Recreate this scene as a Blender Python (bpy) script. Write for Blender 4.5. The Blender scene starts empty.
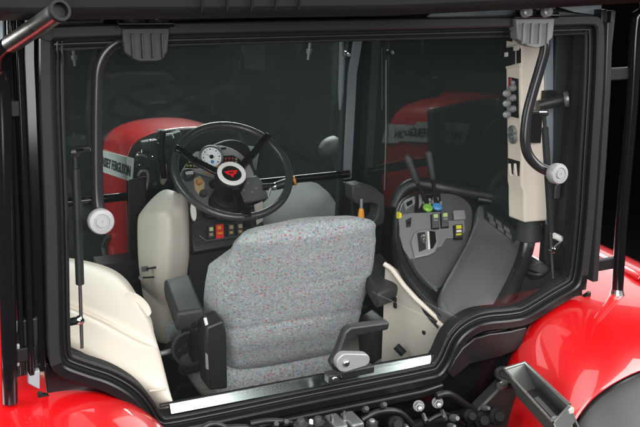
import bpy, math, random
from mathutils import Vector as V, Matrix
random.seed(7)
S = bpy.context.scene
COL = S.collection
PI = math.pi

# ------------------------------------------------------------------ camera (measured from the photograph)
F, CX, CY = 920.0, 320.0, 213.5
cX = V((2157, -265, F)).normalized()
cZ = -V((0, F, 265)).normalized()
cY = cZ.cross(cX) * -1
if cY.z < 0: cY = -cY
CAM = V((-0.93697574, -1.92585458, 2.77744828))
RIGHT = V((cX.x, cY.x, cZ.x)); DOWN = V((cX.y, cY.y, cZ.y)); FWD = V((cX.z, cY.z, cZ.z))

def ray(px, py):
    return RIGHT * ((px - CX) / F) + DOWN * ((py - CY) / F) + FWD

def U(px, py, ax, v):
    r = ray(px, py); i = 'xyz'.index(ax)
    return CAM + r * ((v - CAM[i]) / r[i])

def UP(px, py, p0, n):
    r = ray(px, py)
    return CAM + r * ((V(p0) - CAM).dot(n) / r.dot(n))

def make_camera():
    cd = bpy.data.cameras.new('camera'); c = bpy.data.objects.new('camera', cd); COL.objects.link(c)
    m = Matrix.Identity(4)
    for i in range(3):
        m[i][0] = RIGHT[i]; m[i][1] = -DOWN[i]; m[i][2] = -FWD[i]; m[i][3] = CAM[i]
    c.matrix_world = m
    cd.sensor_width = 36; cd.lens = F / 640 * 36; cd.clip_start = 0.02; cd.clip_end = 200
    S.camera = c
make_camera()

# ------------------------------------------------------------------ materials
def new_mat(name):
    m = bpy.data.materials.new(name); m.use_nodes = True
    nt = m.node_tree; b = nt.nodes['Principled BSDF']
    return m, nt, b

def mat(name, col, rough=.5, metal=0, coat=0, bump=0, bscale=300, var=0.0, spec=.5, vscale=6):
    m, nt, b = new_mat(name); N, L = nt.nodes, nt.links
    b.inputs['Base Color'].default_value = (*col, 1)
    b.inputs['Roughness'].default_value = rough
    b.inputs['Metallic'].default_value = metal
    b.inputs['Coat Weight'].default_value = coat
    b.inputs['Coat Roughness'].default_value = .03
    b.inputs['Specular IOR Level'].default_value = spec
    tc = N.new('ShaderNodeTexCoord')
    if var:
        no = N.new('ShaderNodeTexNoise'); no.inputs['Scale'].default_value = vscale; no.inputs['Detail'].default_value = 6
        L.new(tc.outputs['Object'], no.inputs['Vector'])
        mr = N.new('ShaderNodeMapRange'); mr.inputs['To Min'].default_value = max(.02, rough - var); mr.inputs['To Max'].default_value = rough + var
        L.new(no.outputs['Fac'], mr.inputs['Value']); L.new(mr.outputs['Result'], b.inputs['Roughness'])
    if bump:
        n2 = N.new('ShaderNodeTexNoise'); n2.inputs['Scale'].default_value = bscale; n2.inputs['Detail'].default_value = 2
        L.new(tc.outputs['Object'], n2.inputs['Vector'])
        bp = N.new('ShaderNodeBump'); bp.inputs['Strength'].default_value = bump; bp.inputs['Distance'].default_value = .002
        L.new(n2.outputs['Fac'], bp.inputs['Height']); L.new(bp.outputs['Normal'], b.inputs['Normal'])
    return m

M = {}
M['frame'] = mat('frame black paint', (.022, .022, .024), .30, var=.06, spec=.35)
M['gloss'] = mat('gloss black', (.006, .006, .007), .12, var=.04)
M['rubber'] = mat('black rubber', (.006, .006, .0065), .42, bump=.1, bscale=200)
M['matte'] = mat('matte black', (.006, .006, .0065), .6, spec=.25)
M['plastic'] = mat('black grained plastic', (.015, .016, .017), .36, bump=.25, bscale=900)
M['dark'] = mat('dark grey plastic', (.026, .027, .029), .58, bump=.2, bscale=900)
M['grey'] = mat('grey plastic', (.25, .255, .262), .4, bump=.15, bscale=900)
M['midgrey'] = mat('mid grey plastic', (.09, .094, .098), .38, bump=.15, bscale=900)
M['console'] = mat('console grey plastic', (.095, .098, .10), .30, bump=.2, bscale=1000)
M['red'] = mat('red paint', (.46, .003, .005), .32, coat=1.0)
M['cream'] = mat('cream plastic', (.80, .715, .62), .42, bump=.12, bscale=1000)
M['beige'] = mat('beige plastic', (.50, .465, .41), .45, bump=.12, bscale=1000)
M['white'] = mat('white plastic', (.80, .80, .78), .3)
M['chrome'] = mat('chrome', (.78, .78, .80), .1, metal=1)
M['steel'] = mat('zinc steel', (.48, .48, .47), .3, metal=1, var=.08, vscale=40)
M['satin'] = mat('satin grey metal', (.30, .31, .31), .38, metal=.7, var=.08, vscale=30)
M['galv'] = mat('grey painted steel', (.13, .14, .135), .36, metal=.5, var=.08, vscale=25)
M['silver'] = mat('silver plastic', (.30, .30, .31), .35, metal=.3)
M['trim'] = mat('pillar metal blue grey', (.24, .27, .29), .45)
M['sill'] = mat('polished sill strip', (.29, .34, .325), .15, metal=1)
M['orange'] = mat('amber plastic', (.75, .30, .02), .35)
M['brown'] = mat('orange decal', (.42, .17, .06), .5)
M['green'] = mat('green button', (.18, .42, .05), .35)
M['blue'] = mat('blue button', (.06, .24, .52), .35)
M['yellow'] = mat('yellow button', (.70, .62, .04), .4)
M['lamp_red'] = mat('red switch', (.70, .03, .03), .35)
M['lime'] = mat('lime symbol', (.50, .62, .25), .4)
M['tan'] = mat('tan symbol', (.38, .30, .16), .5)
M['logo_red'] = mat('emblem red', (.75, .015, .02), .35)
M['dial'] = mat('dial white', (.80, .84, .88), .5)
M['strip'] = mat('decal silver grey', (.42, .46, .45), .4)
M['ink'] = mat('decal black', (.012, .013, .014), .5)
M['led_g'] = mat('tell tale green', (.22, .32, .06), .4)
M['led_r'] = mat('tell tale red', (.32, .03, .03), .4)
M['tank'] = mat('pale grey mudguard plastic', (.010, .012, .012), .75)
M['tube'] = mat('semi gloss black tube', (.016, .016, .018), .24, var=.04)
M['rim'] = mat('soft dark grey rim', (.035, .036, .038), .28, var=.03)
M['hinge'] = mat('hinge grey', (.16, .16, .168), .42, bump=.15, bscale=900)
M['lower'] = mat('satin black shaded lower frame', (.007, .007, .008), .28, var=.05, spec=.4)  # darker copy of the frame black, for the dimmer lower frame
M['lid'] = mat('smooth black lid plastic', (.045, .046, .048), .30, bump=.1, bscale=1000)
M['plate'] = mat('control plate grey', (.21, .212, .216), .36, bump=.12, bscale=900)
M['wall'] = mat('backdrop black', (.004, .004, .0045), .9, spec=.1)

def glass(name, haze, tint, refl=1.0):
    m = bpy.data.materials.new(name); m.use_nodes = True
    nt = m.node_tree; N, L = nt.nodes, nt.links; N.clear()
    out = N.new('ShaderNodeOutputMaterial')
    tr = N.new('ShaderNodeBsdfTransparent'); tr.inputs['Color'].default_value = (*tint, 1)
    df = N.new('ShaderNodeBsdfDiffuse'); df.inputs['Color'].default_value = (.62, .74, .74, 1)
    gl = N.new('ShaderNodeBsdfGlossy'); gl.inputs['Roughness'].default_value = .02
    m1 = N.new('ShaderNodeMixShader'); m1.inputs[0].default_value = haze  # pale diffuse share stands in for the grey reflection in the glass
    L.new(tr.outputs[0], m1.inputs[1]); L.new(df.outputs[0], m1.inputs[2])
    lw = N.new('ShaderNodeFresnel'); lw.inputs['IOR'].default_value = 1.45
    mu = N.new('ShaderNodeMath'); mu.operation = 'MULTIPLY'; mu.inputs[1].default_value = refl
    L.new(lw.outputs[0], mu.inputs[0])
    m2 = N.new('ShaderNodeMixShader'); L.new(mu.outputs[0], m2.inputs[0])
    L.new(m1.outputs[0], m2.inputs[1]); L.new(gl.outputs[0], m2.inputs[2])
    L.new(m2.outputs[0], out.inputs['Surface'])
    return m
M['pane'] = glass('rear pane glass', .003, (.98, .98, .98), .35)
M['tinted'] = glass('tinted cab glass', .029, (.80, .85, .83), 1.0)
M['sidepane'] = glass('tinted side glass', .036, (.55, .60, .58), 1.5)

def fabric():
    m, nt, b = new_mat('speckled seat fabric'); N, L = nt.nodes, nt.links
    b.inputs['Roughness'].default_value = .95
    b.inputs['Specular IOR Level'].default_value = .15
    b.inputs['Sheen Weight'].default_value = .15
    tc = N.new('ShaderNodeTexCoord')
    nz = N.new('ShaderNodeTexNoise'); nz.inputs['Scale'].default_value = 170; nz.inputs['Detail'].default_value = 4; nz.inputs['Roughness'].default_value = .7
    L.new(tc.outputs['Object'], nz.inputs['Vector'])
    base = N.new('ShaderNodeValToRGB'); e = base.color_ramp.elements
    e[0].position = .34; e[0].color = (.19, .215, .235, 1); e[1].position = .66; e[1].color = (.36, .385, .40, 1)
    mid = e.new(.5); mid.color = (.31, .335, .345, 1)
    L.new(nz.outputs['Fac'], base.inputs['Fac'])
    nm = N.new('ShaderNodeTexNoise'); nm.inputs['Scale'].default_value = 120; nm.inputs['Detail'].default_value = 2
    L.new(tc.outputs['Object'], nm.inputs['Vector'])
    hs = N.new('ShaderNodeMix'); hs.data_type = 'RGBA'; hs.blend_type = 'SOFT_LIGHT'; hs.inputs['Factor'].default_value = .55
    L.new(base.outputs['Color'], hs.inputs[6]); L.new(nm.outputs['Color'], hs.inputs[7])
    prev = hs.outputs[2]
    # woven flecks standing in columns: three sizes of dots
    def dots(sx, sz, rnd, thr, stops, prev, off):
        mp = N.new('ShaderNodeMapping'); mp.inputs['Scale'].default_value = (sx, sz * .6, sz); mp.inputs['Location'].default_value = (off, 0, off * .7)
        L.new(tc.outputs['Object'], mp.inputs['Vector'])
        vo = N.new('ShaderNodeTexVoronoi'); vo.inputs['Scale'].default_value = 1; vo.inputs['Randomness'].default_value = rnd
        L.new(mp.outputs[0], vo.inputs['Vector'])
        sep = N.new('ShaderNodeSeparateColor'); L.new(vo.outputs['Color'], sep.inputs[0])
        cr = N.new('ShaderNodeValToRGB'); cr.color_ramp.interpolation = 'CONSTANT'
        el = cr.color_ramp.elements
        el[0].position = 0; el[0].color = stops[0][1]; el[1].position = stops[1][0]; el[1].color = stops[1][1]
        for p, c in stops[2:]:
            q = el.new(p); q.color = c
        L.new(sep.outputs[0], cr.inputs['Fac'])
        lt = N.new('ShaderNodeMapRange'); lt.inputs['From Min'].default_value = thr + .1; lt.inputs['From Max'].default_value = thr - .05
        L.new(vo.outputs['Distance'], lt.inputs['Value'])
        mu = N.new('ShaderNodeMath'); mu.operation = 'MULTIPLY'
        L.new(lt.outputs[0], mu.inputs[0]); L.new(cr.outputs['Alpha'], mu.inputs[1])
        mx = N.new('ShaderNodeMix'); mx.data_type = 'RGBA'
        L.new(mu.outputs[0], mx.inputs['Factor']); L.new(prev, mx.inputs[6]); L.new(cr.outputs['Color'], mx.inputs[7])
        return mx.outputs[2]
    prev = dots(130, 130, .95, .24, [(0, (.58, .62, .63, .35)), (.3, (.10, .14, .18, .4)), (.55, (.2, .2, .2, 0))], prev, .3)
    prev = dots(74, 88, .40, .22, [(0, (.36, .085, .10, .85)), (.36, (.07, .15, .22, .75)), (.56, (.66, .67, .67, .4)), (.72, (.1, .1, .1, 0))], prev, 1.7)
    prev = dots(100, 80, .8, .20, [(0, (.38, .09, .11, .8)), (.2, (.06, .22, .28, .7)), (.42, (.1, .1, .1, 0))], prev, 5.1)
    L.new(prev, b.inputs['Base Color'])
    bp = N.new('ShaderNodeBump'); bp.inputs['Strength'].default_value = .5; bp.inputs['Distance'].default_value = .003
    n3 = N.new('ShaderNodeTexNoise'); n3.inputs['Scale'].default_value = 350
    L.new(tc.outputs['Object'], n3.inputs['Vector']); L.new(n3.outputs['Fac'], bp.inputs['Height']); L.new(bp.outputs['Normal'], b.inputs['Normal'])
    return m
M['fabric'] = fabric()

# ------------------------------------------------------------------ mesh builder
class MB:
    def __init__(s): s.v = []; s.f = []; s.m = []; s.mats = []
    def mi(s, m):
        if m not in s.mats: s.mats.append(m)
        return s.mats.index(m)
    def add(s, vs, fs, m):
        o = len(s.v); s.v += [tuple(p) for p in vs]; k = s.mi(m)
        for f in fs: s.f.append([i + o for i in f]); s.m.append(k)
        return s
    def box(s, c, size, m, R=None):
        c = V(c); h = V(size) / 2
        P = [V((x * h.x, y * h.y, z * h.z)) for x in (-1, 1) for y in (-1, 1) for z in (-1, 1)]
        if R is not None: P = [R @ p for p in P]
        return s.add([c + p for p in P], [(0, 1, 3, 2), (4, 6, 7, 5), (0, 4, 5, 1), (2, 3, 7, 6), (0, 2, 6, 4), (1, 5, 7, 3)], m)
    def prism(s, pts, d, m):
        # closed loop of 3D points pushed along d
        d = V(d); n = len(pts); P = [V(p) for p in pts]; Q = [p + d for p in P]
        fs = [list(range(n))[::-1], list(range(n, 2 * n))] + [(i, (i + 1) % n, n + (i + 1) % n, n + i) for i in range(n)]
        return s.add(P + Q, fs, m)
    def tube(s, path, r, m, n=14, closed=False, caps=True):
        P = [V(p) for p in path]; k = len(P); rs = r if isinstance(r, (list, tuple)) else [r] * k
        T = []
        for i in range(k):
            a = P[(i - 1) % k] if (closed or i) else P[i]
            b = P[(i + 1) % k] if (closed or i < k - 1) else P[i]
            T.append((b - a).normalized())
        u = T[0].orthogonal().normalized(); vs = []
        for i in range(k):
            u = (u - T[i] * u.dot(T[i])).normalized(); w = T[i].cross(u)
            for j in range(n):
                a = 2 * PI * j / n
                vs.append(P[i] + (u * math.cos(a) + w * math.sin(a)) * rs[i])
        fs = []
        for i in range(k if closed else k - 1):
            i2 = (i + 1) % k
            for j in range(n):
                j2 = (j + 1) % n
                fs.append((i * n + j, i * n + j2, i2 * n + j2, i2 * n + j))
        if caps and not closed:
            fs.append(list(range(n))[::-1]); fs.append(list(range((k - 1) * n, k * n)))
        return s.add(vs, fs, m)
    def lathe(s, prof, o, ax, m, n=28, closed=False):
        # prof: (radius, height along ax)
        o = V(o); ax = V(ax).normalized(); u = ax.orthogonal().normalized(); w = ax.cross(u); vs = []; fs = []
        k = len(prof)
        for r, h in prof:
            for j in range(n):
                a = 2 * PI * j / n
                vs.append(o + ax * h + (u * math.cos(a) + w * math.sin(a)) * max(r, 1e-5))
        for i in range(k if closed else k - 1):
            i2 = (i + 1) % k
            for j in range(n):
                j2 = (j + 1) % n
                fs.append((i * n + j, i * n + j2, i2 * n + j2, i2 * n + j))
        if not closed:
            fs.append(list(range(n))[::-1]); fs.append(list(range((k - 1) * n, k * n)))
        return s.add(vs, fs, m)
    def grid(s, rows, m):
        k = len(rows[0]); vs = [p for r in rows for p in r]
        fs = [(i * k + j, i * k + j + 1, (i + 1) * k + j + 1, (i + 1) * k + j) for i in range(len(rows) - 1) for j in range(k - 1)]
        return s.add(vs, fs, m)
    def rings(s, rings, m, cap0=True, cap1=True):
        k = len(rings[0]); n = len(rings); vs = [p for r in rings for p in r]
        fs = [(i * k + j, i * k + (j + 1) % k, (i + 1) * k + (j + 1) % k, (i + 1) * k + j) for i in range(n - 1) for j in range(k)]
        if cap0: fs.append(list(range(k))[::-1])
        if cap1: fs.append(list(range((n - 1) * k, n * k)))
        return s.add(vs, fs, m)
    def islands(s):
        n = len(s.v); p = list(range(n))
        def f(a):
            while p[a] != a: p[a] = p[p[a]]; a = p[a]
            return a
        for fc in s.f:
            for i in fc[1:]:
                a, b_ = f(fc[0]), f(i)
                if a != b_: p[b_] = a
        g = {}
        for i in range(n): g.setdefault(f(i), []).append(i)
        ks = list(g); bb = []
        for k_ in ks:
            q = [s.v[i] for i in g[k_]]
            bb.append(([min(c[j] for c in q) for j in range(3)], [max(c[j] for c in q) for j in range(3)]))
        r = list(range(len(ks)))
        def h(a):
            while r[a] != a: a = r[a]
            return a
        for i in range(len(ks)):
            for j in range(i):
                if all(bb[i][0][k_] - .003 <= bb[j][1][k_] and bb[j][0][k_] - .003 <= bb[i][1][k_] for k_ in range(3)):
                    a, b_ = h(i), h(j)
                    if a != b_: r[max(a, b_)] = min(a, b_)
        out = {}
        for i, k_ in enumerate(ks): out.setdefault(h(i), []).extend(g[k_])
        return list(out.values())
    def build(s, name, parent=None, **kw):
        # loose pieces that stand apart from each other become objects of their own
        isl = s.islands()
        if len(isl) < 2: return s.build1(name, parent, **kw)
        first = None
        for vs in isl:
            mp = {v: i for i, v in enumerate(vs)}; t = MB(); t.mats = s.mats; t.v = [s.v[v] for v in vs]
            for fc, mm in zip(s.f, s.m):
                if fc[0] in mp: t.f.append([mp[i] for i in fc]); t.m.append(mm)
            used = sorted(set(t.m)); t.mats = [s.mats[u] for u in used]; t.m = [used.index(u) for u in t.m]
            o = t.build1(name, parent, **kw); first = first or o
        return first
    def build1(s, name, parent=None, bevel=0, seg=2, sub=0, solid=0, label=None, ang=38, fix=True):
        me = bpy.data.meshes.new(name); me.from_pydata(s.v, [], s.f)
        for k in s.mats: me.materials.append(M[k])
        me.polygons.foreach_set('material_index', s.m)
        if fix:
            import bmesh
            bm = bmesh.new(); bm.from_mesh(me); bmesh.ops.recalc_face_normals(bm, faces=bm.faces); bm.to_mesh(me); bm.free()
        me.polygons.foreach_set('use_smooth', [True] * len(me.polygons))
        if not sub: me.set_sharp_from_angle(angle=math.radians(ang))
        o = bpy.data.objects.new(name, me); COL.objects.link(o)
        if parent: o.parent = parent
        if solid:
            md = o.modifiers.new('solid', 'SOLIDIFY'); md.thickness = solid; md.offset = -1
        if bevel:
            md = o.modifiers.new('bevel', 'BEVEL'); md.width = bevel; md.segments = seg; md.limit_method = 'ANGLE'; md.angle_limit = math.radians(35)
        if sub:
            md = o.modifiers.new('sub', 'SUBSURF'); md.levels = sub; md.render_levels = sub
        if label: o['label'] = label
        return o

def catmull(P, n=6, closed=False):
    P = [V(p) for p in P]; k = len(P); out = []
    for i in range(k if closed else k - 1):
        g = lambda j: P[j % k] if closed else P[min(max(j, 0), k - 1)]
        a, b, c, d = g(i - 1), g(i), g(i + 1), g(i + 2)
        for q in range(n):
            t = q / n
            out.append(.5 * ((2 * b) + (c - a) * t + (2 * a - 5 * b + 4 * c - d) * t * t + (3 * b - 3 * c + d - a) * t ** 3))
    if not closed: out.append(P[-1])
    return out

def offset_loop(P, d):
    # inward offset of a clockwise loop in the xz plane (y kept)
    n = len(P); out = []
    for i in range(n):
        a, b, c = P[i - 1], P[i], P[(i + 1) % n]
        t = (c - a); t.y = 0; t.normalize()
        nn = V((t.z, 0, -t.x))
        out.append(b + nn * d)
    return out

def part(name, parent, **k): pass

# ------------------------------------------------------------------ setting
bd = MB()
prof = [(-7, 0), (7, 0), (8.2, .25), (9, 1.2), (9.2, 3), (9.2, 8)]
bd.grid([[V((x, y, z)) for x in (-12, 0, 12)] for y, z in prof], 'wall')
b = bd.build('backdrop', sub=2); b['kind'] = 'structure'

# ------------------------------------------------------------------ tractor root
T = bpy.data.objects.new('tractor', None); COL.objects.link(T)
T['label'] = 'red tractor with black framed cab seen through its rear window'
T['category'] = 'tractor'

# ================================================================== rear window
tr = [(38, 48), (39, 36), (46, 28), (58, 25.5), (110, 24), (160, 22.5), (240, 21), (320, 19.5), (410, 18), (500, 16.5), (560, 15.5), (588, 15), (597, 18), (601, 30), (600.5, 70),
      (598.5, 107), (595, 160), (592, 207), (588, 250), (584, 278), (576, 292), (555, 305), (527, 322), (510, 326.5), (487, 329), (474, 333), (462, 343), (452, 364), (440, 379), (420, 385), (380, 393.5),
      (300, 410), (230, 425), (170, 437), (153, 436), (143, 428), (136, 416), (124, 402), (104, 390), (80, 382), (59, 374), (50, 364), (47, 348), (46, 320), (43.5, 214), (39, 107)]
loop0 = catmull([U(a, c, 'y', 0) for a, c in tr], 5, closed=True)
wf = MB()
L0 = loop0; off = lambda d, y: [p + V((0, y, 0)) for p in offset_loop(loop0, d)]
sect = [off(.004, .05), off(0, .045), off(0, -.012), off(.003, -.016), off(.021, -.016), off(.025, -.012), off(.027, .002), off(.045, .006), off(.049, .010), off(.049, .05)]
k = len(L0)
for a, c, mm in [(0, 1, 'frame'), (1, 2, 'frame'), (2, 3, 'frame'), (3, 4, 'frame'), (4, 5, 'frame'), (5, 6, 'matte'), (6, 7, 'matte'), (7, 8, 'gloss'), (8, 9, 'matte'), (9, 0, 'matte')]:
    A, B = sect[a], sect[c]
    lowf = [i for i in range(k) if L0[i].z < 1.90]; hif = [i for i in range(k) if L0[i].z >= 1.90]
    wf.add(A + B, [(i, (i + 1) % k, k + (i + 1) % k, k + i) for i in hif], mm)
    wf.add(A + B, [(i, (i + 1) % k, k + (i + 1) % k, k + i) for i in lowf], 'lower' if mm == 'frame' else mm)  # lower ring darkened: its weaker reflections are put into the colour
RW = wf.build('rear_window', T, ang=50)
# outer bead
sb = MB(); sb.tube(off(.047, .004), .0045, 'rubber', 8, closed=True); sb.tube(off(.037, .0), .0028, 'rubber', 6, closed=True)
sb.build('seal', RW)
g = MB(); lp = off(.044, .016); g.add(lp + [p + V((0, .005, 0)) for p in lp], [list(range(k))[::-1], list(range(k, 2 * k))] + [(i, (i + 1) % k, k + (i + 1) % k, k + i) for i in range(k)], 'pane')
g.build('glass', RW)
# bright sill strip on the inner lower edge
st = MB()
pa = U(169, 403.5, 'y', .026); pb = U(447, 351.5, 'y', .026); pc = U(442, 363, 'y', .012); pd = U(171, 414.5, 'y', .012)
nn = (pb - pa).cross(pd - pa).normalized(); nn = nn if nn.y < 0 else -nn
st.prism([pa, pb, pc, pd], nn * -.01, 'sill')
st.build('sill_strip', RW, bevel=.0015)
# black inner edge above the strip
ib = MB(); ib.tube([U(160, 405.5, 'y', .034), U(452, 350.5, 'y', .034)], .005, 'rubber', 8); ib.build('inner_seal', RW)

def hinge(px0, px1, pxm0, pxm1, ytop, ybar, ybot, body):
    h = MB()
    a = U(px0, ybar, 'y', -.035); c = U(px1, ybar, 'y', -.035)
    # plate hanging over the pane
    zt = [U(px0, ybar + 2, 'y', -.03), U(px1, ybar + 1.5, 'y', -.03), U(px1 - 2, ybot - 9, 'y', -.03), U(pxm1, ybot - 1, 'y', -.03), U(pxm1 - 6, ybot + 1, 'y', -.03), U(pxm0 + 6, ybot + 1, 'y', -.03), U(pxm0, ybot - 1, 'y', -.03), U(px0 + 2, ybot - 8, 'y', -.03)]
    h.prism(zt, (0, .035, 0), body)
    o = h.build('hinge', RW, bevel=.003)
    r = MB()
    for i in range(5):
        t = (i + .5) / 5; x = a.lerp(c, t)
        r.box(x + V((0, -.004, -.052)), (.0035, .006, .055), body)
    for i in range(4):
        r = MB(); x = a.lerp(c, (i + .9) / 4.8); r.box(x + V((0, -.002, -.040)), (.004, .008, .05), body); r.build('rib', o, bevel=.001)
    kn = MB()
    kn.tube([a + V((-.008, 0, .004)), c + V((.008, 0, .004))], .007, 'gloss', 10)
    for i in range(4):
        t0 = .04 + i * .25; p = a.lerp(c, t0); q = a.lerp(c, t0 + .17)
        kn.tube([p + V((0, 0, .013)), q + V((0, 0, .013))], .0105, 'matte', 10)
    kn.build('hinge_pin', RW)
    up = MB()
    ta = U(px0, ytop, 'y', -.05); tb = U(px1, ytop, 'y', -.05)
    up.prism([ta, tb, c + V((0, -.005, .016)), a + V((0, -.005, .016))], (0, .03, 0), body)
    up.build('hinge_plate', RW, bevel=.002)
    for t in (.22, .74):
        bo = MB()
        p = ta.lerp(tb, t) + V((0, -.012, -.012))
        bo.lathe([(0, .012), (.006, .012), (.009, .006), (.013, .004), (.013, 0), (.013, -.012)], p, (0, -1, .3), 'silver' if body == 'hinge' else 'frame', 16)
        bo.build('hinge_bolt', RW)
hinge(122, 170, 134, 163, 9, 26, 61, 'plastic')
hinge(516, 555, 528, 544, 6, 17, 47, 'hinge')

def arm(path, y, knob, kr):
    t = MB(); pts = catmull([U(a, c, 'y', yy) for (a, c), yy in zip(path, y)], 6)
    t.tube(pts, .0135, 'tube', 16)
    t.build('support_tube', RW)
    c = U(*knob, 'y', -.025)
    kn = MB(); d = V((0, -1, .12)).normalized()
    kn.lathe([(.012, -.04), (.012, -.012), (.026, -.010), (.0275, -.004), (.0275, .012), (.025, .016), (.017, .0165), (.0165, .0145), (.012, .0145), (.0115, .018), (.003, .018), (.0028, .0165), (0, .0165)], c, d, 'silver', 30)
    kn.build('glass_bolt', RW)
arm([(140, 38), (122, 40), (108, 49), (99, 66), (97, 90), (96.5, 140), (97, 190), (99, 212), (101, 221)], [.02, .012, .008, .008, .01, .012, .01, .004, .0], (100.5, 221), 1)
arm([(543, 30), (545, 48), (540, 68), (533, 92), (527, 116), (525, 140), (529, 156), (541, 168), (556, 173)], [.02, .015, .02, .024, .026, .022, .018, .01, 0], (556.5, 173.5), 0)

def strut(top, mid, bot, y):
    a = U(*top, 'y', y); m_ = U(*mid, 'y', y); c = U(*bot, 'y', y)
    s = MB(); s.tube([a, a.lerp(m_, .12), a.lerp(m_, .121), m_], [.0055, .0055, .0095, .0095], 'plastic', 14)
    s.tube([m_, c], .0042, 'steel', 10)
    s.lathe([(.0, -.012), (.008, -.01), (.011, 0), (.008, .01), (0, .012)], a, (1, 0, 0), 'plastic', 12)
    s.build('gas_strut', RW)
    e = MB(); sx = 1 if a.x < 0 else -1
    e.tube([a + V((0, 0, .004)), a + V((.035 * sx, .01, .004))], .006, 'plastic', 10); e.tube([a + V((0, -.01, .004)), a + V((.018 * sx, -.004, .004))], .0035, 'chrome', 8)
    e.build('strut_mount', RW)
strut((75, 152), (80, 284), (82, 348), .05)
strut((544, 113), (551, 231), (553, 279), .05)
bs = MB()
p = U(80, 320, 'y', .05); bs.tube([p, p + V((-.05, .01, -.006))], .009, 'matte', 12); bs.lathe([(.002, -.011), (.009, -.008), (.009, .008), (.002, .011)], p, (0, 1, 0), 'chrome', 14)
bs.build('strut_ball', RW)
bs = MB()
p = U(553, 250, 'y', .05); bs.tube([p, p + V((.05, .02, .012))], .008, 'steel', 12); bs.lathe([(.002, -.011), (.009, -.008), (.009, .008), (.002, .011)], p, (0, 1, 0), 'chrome', 14)
bs.tube([p + V((.015, .02, .035)), p + V((.045, .02, .02))], .009, 'white', 10)
bs.build('strut_ball', RW)

# latch handle at the bottom of the pane
yh = -.02
lh = MB()
hp = [(390, 322), (389, 330), (356, 337), (351, 342), (349, 360), (351, 367), (335, 372), (331, 364), (338, 352), (345, 332), (351, 327)]
lh.prism([U(a, c, 'y', yh - .03) for a, c in hp], (0, .028, 0), 'plastic')
LH = lh.build('latch_handle', RW, bevel=.006, seg=3)
lv = MB()
c0 = U(346, 363, 'y', yh - .05); c1 = U(364, 360.5, 'y', yh - .05)
ring = []
ax = (c1 - c0).normalized(); upv = V((0, 0, 1))
for i in range(13):
    a = PI / 2 + PI * i / 12; ring.append(c0 + (ax * math.cos(a) + upv * math.sin(a)) * .025)
for i in range(9):
    a = -PI / 2 + PI * i / 8; ring.append(c1 + (ax * math.cos(a) + upv * math.sin(a)) * .017)
lv.prism(ring, (0, .022, 0), 'silver')
lv.lathe([(.009, -.004), (.009, .004), (.006, .0045), (0, .0045)], c0 + V((0, -.001, 0)), (0, -1, 0), 'steel', 18)
lv.build('lever', LH, bevel=.004, seg=3)
lk = MB(); p = U(332, 377, 'y', -.03); lk.box(p, (.03, .03, .026), 'plastic'); lk.lathe([(.008, 0), (.008, .006), (0, .006)], p + V((0, -.014, .002)), (0, -1, 0), 'steel', 12)
p = U(357, 371, 'y', -.015); lk.box(p, (.09, .02, .02), 'plastic')
lk.build('latch_block', RW, bevel=.003)

# ================================================================== cab frame: pillars, roof, lower wall
cf = MB()
# outer rear pillars following the window, one each side
def pillar(pts_px, y0, w, d, m, side):
    P = [U(a, c, 'y', y0) for a, c in pts_px]
    sec = [(0, 0), (w * side, .012), (w * side, d), (0, d)]
    return [[p + V((sx, sy, 0)) for sx, sy in sec] for p in P]
CF = MB()
rr = [(602, 10), (601, 60), (598, 107), (594, 180), (588, 250), (585, 281)]
CF.rings(pillar(rr, .004, .03, .10, 'frame', 1), 'frame')
lr = [(36, 6), (36, 60), (38, 107), (42, 214), (45, 320), (47, 372)]
CF2 = MB(); CF2.rings(pillar(lr, .012, -.055, .10, 'frame', -1 * -1), 'gloss')
# left ridge lines
CFo = CF.build('cab_frame', T, bevel=.004); CF2.build('rear_pillar', CFo, bevel=.004)
rp = MB()
for (dx, w, d, mm) in ((-.032, .014, -.006, 'gloss'), (-.050, .012, .0, 'gloss')):
    P = [U(a, c, 'y', .0) + V((dx, d, 0)) for a, c in lr]
    rp.rings([[p + V((sx * w / 2, sy, 0)) for sx, sy in ((-1, .004), (-.6, 0), (.6, 0), (1, .004), (1, .05), (-1, .05))] for p in P], mm); rp.build('pillar_trim', CFo, bevel=.002); rp = MB()
P = [U(a, c, 'y', .0) + V((.016, -.014, 0)) for a, c in [(602, 22), (600, 90), (596, 160), (591, 230), (588, 281)]]
rp.rings([[p + V((sx, sy, 0)) for sx, sy in ((-.010, .004), (-.008, 0), (.008, 0), (.010, .004), (.010, .05), (-.010, .05))] for p in P], 'frame')
rp.build('pillar_trim', CFo, bevel=.002)
q = MB(); q.rings([[U(a, c, 'y', .06), U(b_, c, 'y', .075), U(b_, c, 'y', .075) + V((0, .05, 0)), U(a, c, 'y', .06) + V((0, .05, 0))] for a, b_, c in ((2, 13, 2), (2.5, 13.5, 110), (5, 17, 214), (8, 21, 330))], 'trim'); q.build('glass_sheen_strip', CFo, bevel=.003)  # grey strip added for the softbox reflection in the side glass
# far pillars
for s in (-1, 1):
    ap = MB()
    P = [V((.70 * s, 1.33, 2.64)), V((.675 * s, 1.40, 2.3)), V((.675 * s, 1.44, 1.86)), V((.66 * s, 1.46, 1.3))]
    ap.rings([[p + V((x * s, y, 0)) for x, y in ((-.03, 0), (.0, -.03), (.05, -.03), (.06, .03), (-.02, .05))] for p in P], 'matte')
    ap.build('front_pillar', CFo, bevel=.004)
    fa = MB()
    Q = [p + V((-.008 * s, -.034, 0)) for p in P[:3]]
    fa.rings([[p + V((x, y, 0)) for x, y in ((-.019, 0), (.019, 0), (.019, .012), (-.019, .012))] for p in Q], 'trim')
    fa.build('pillar_cover', CFo, bevel=.003)
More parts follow.
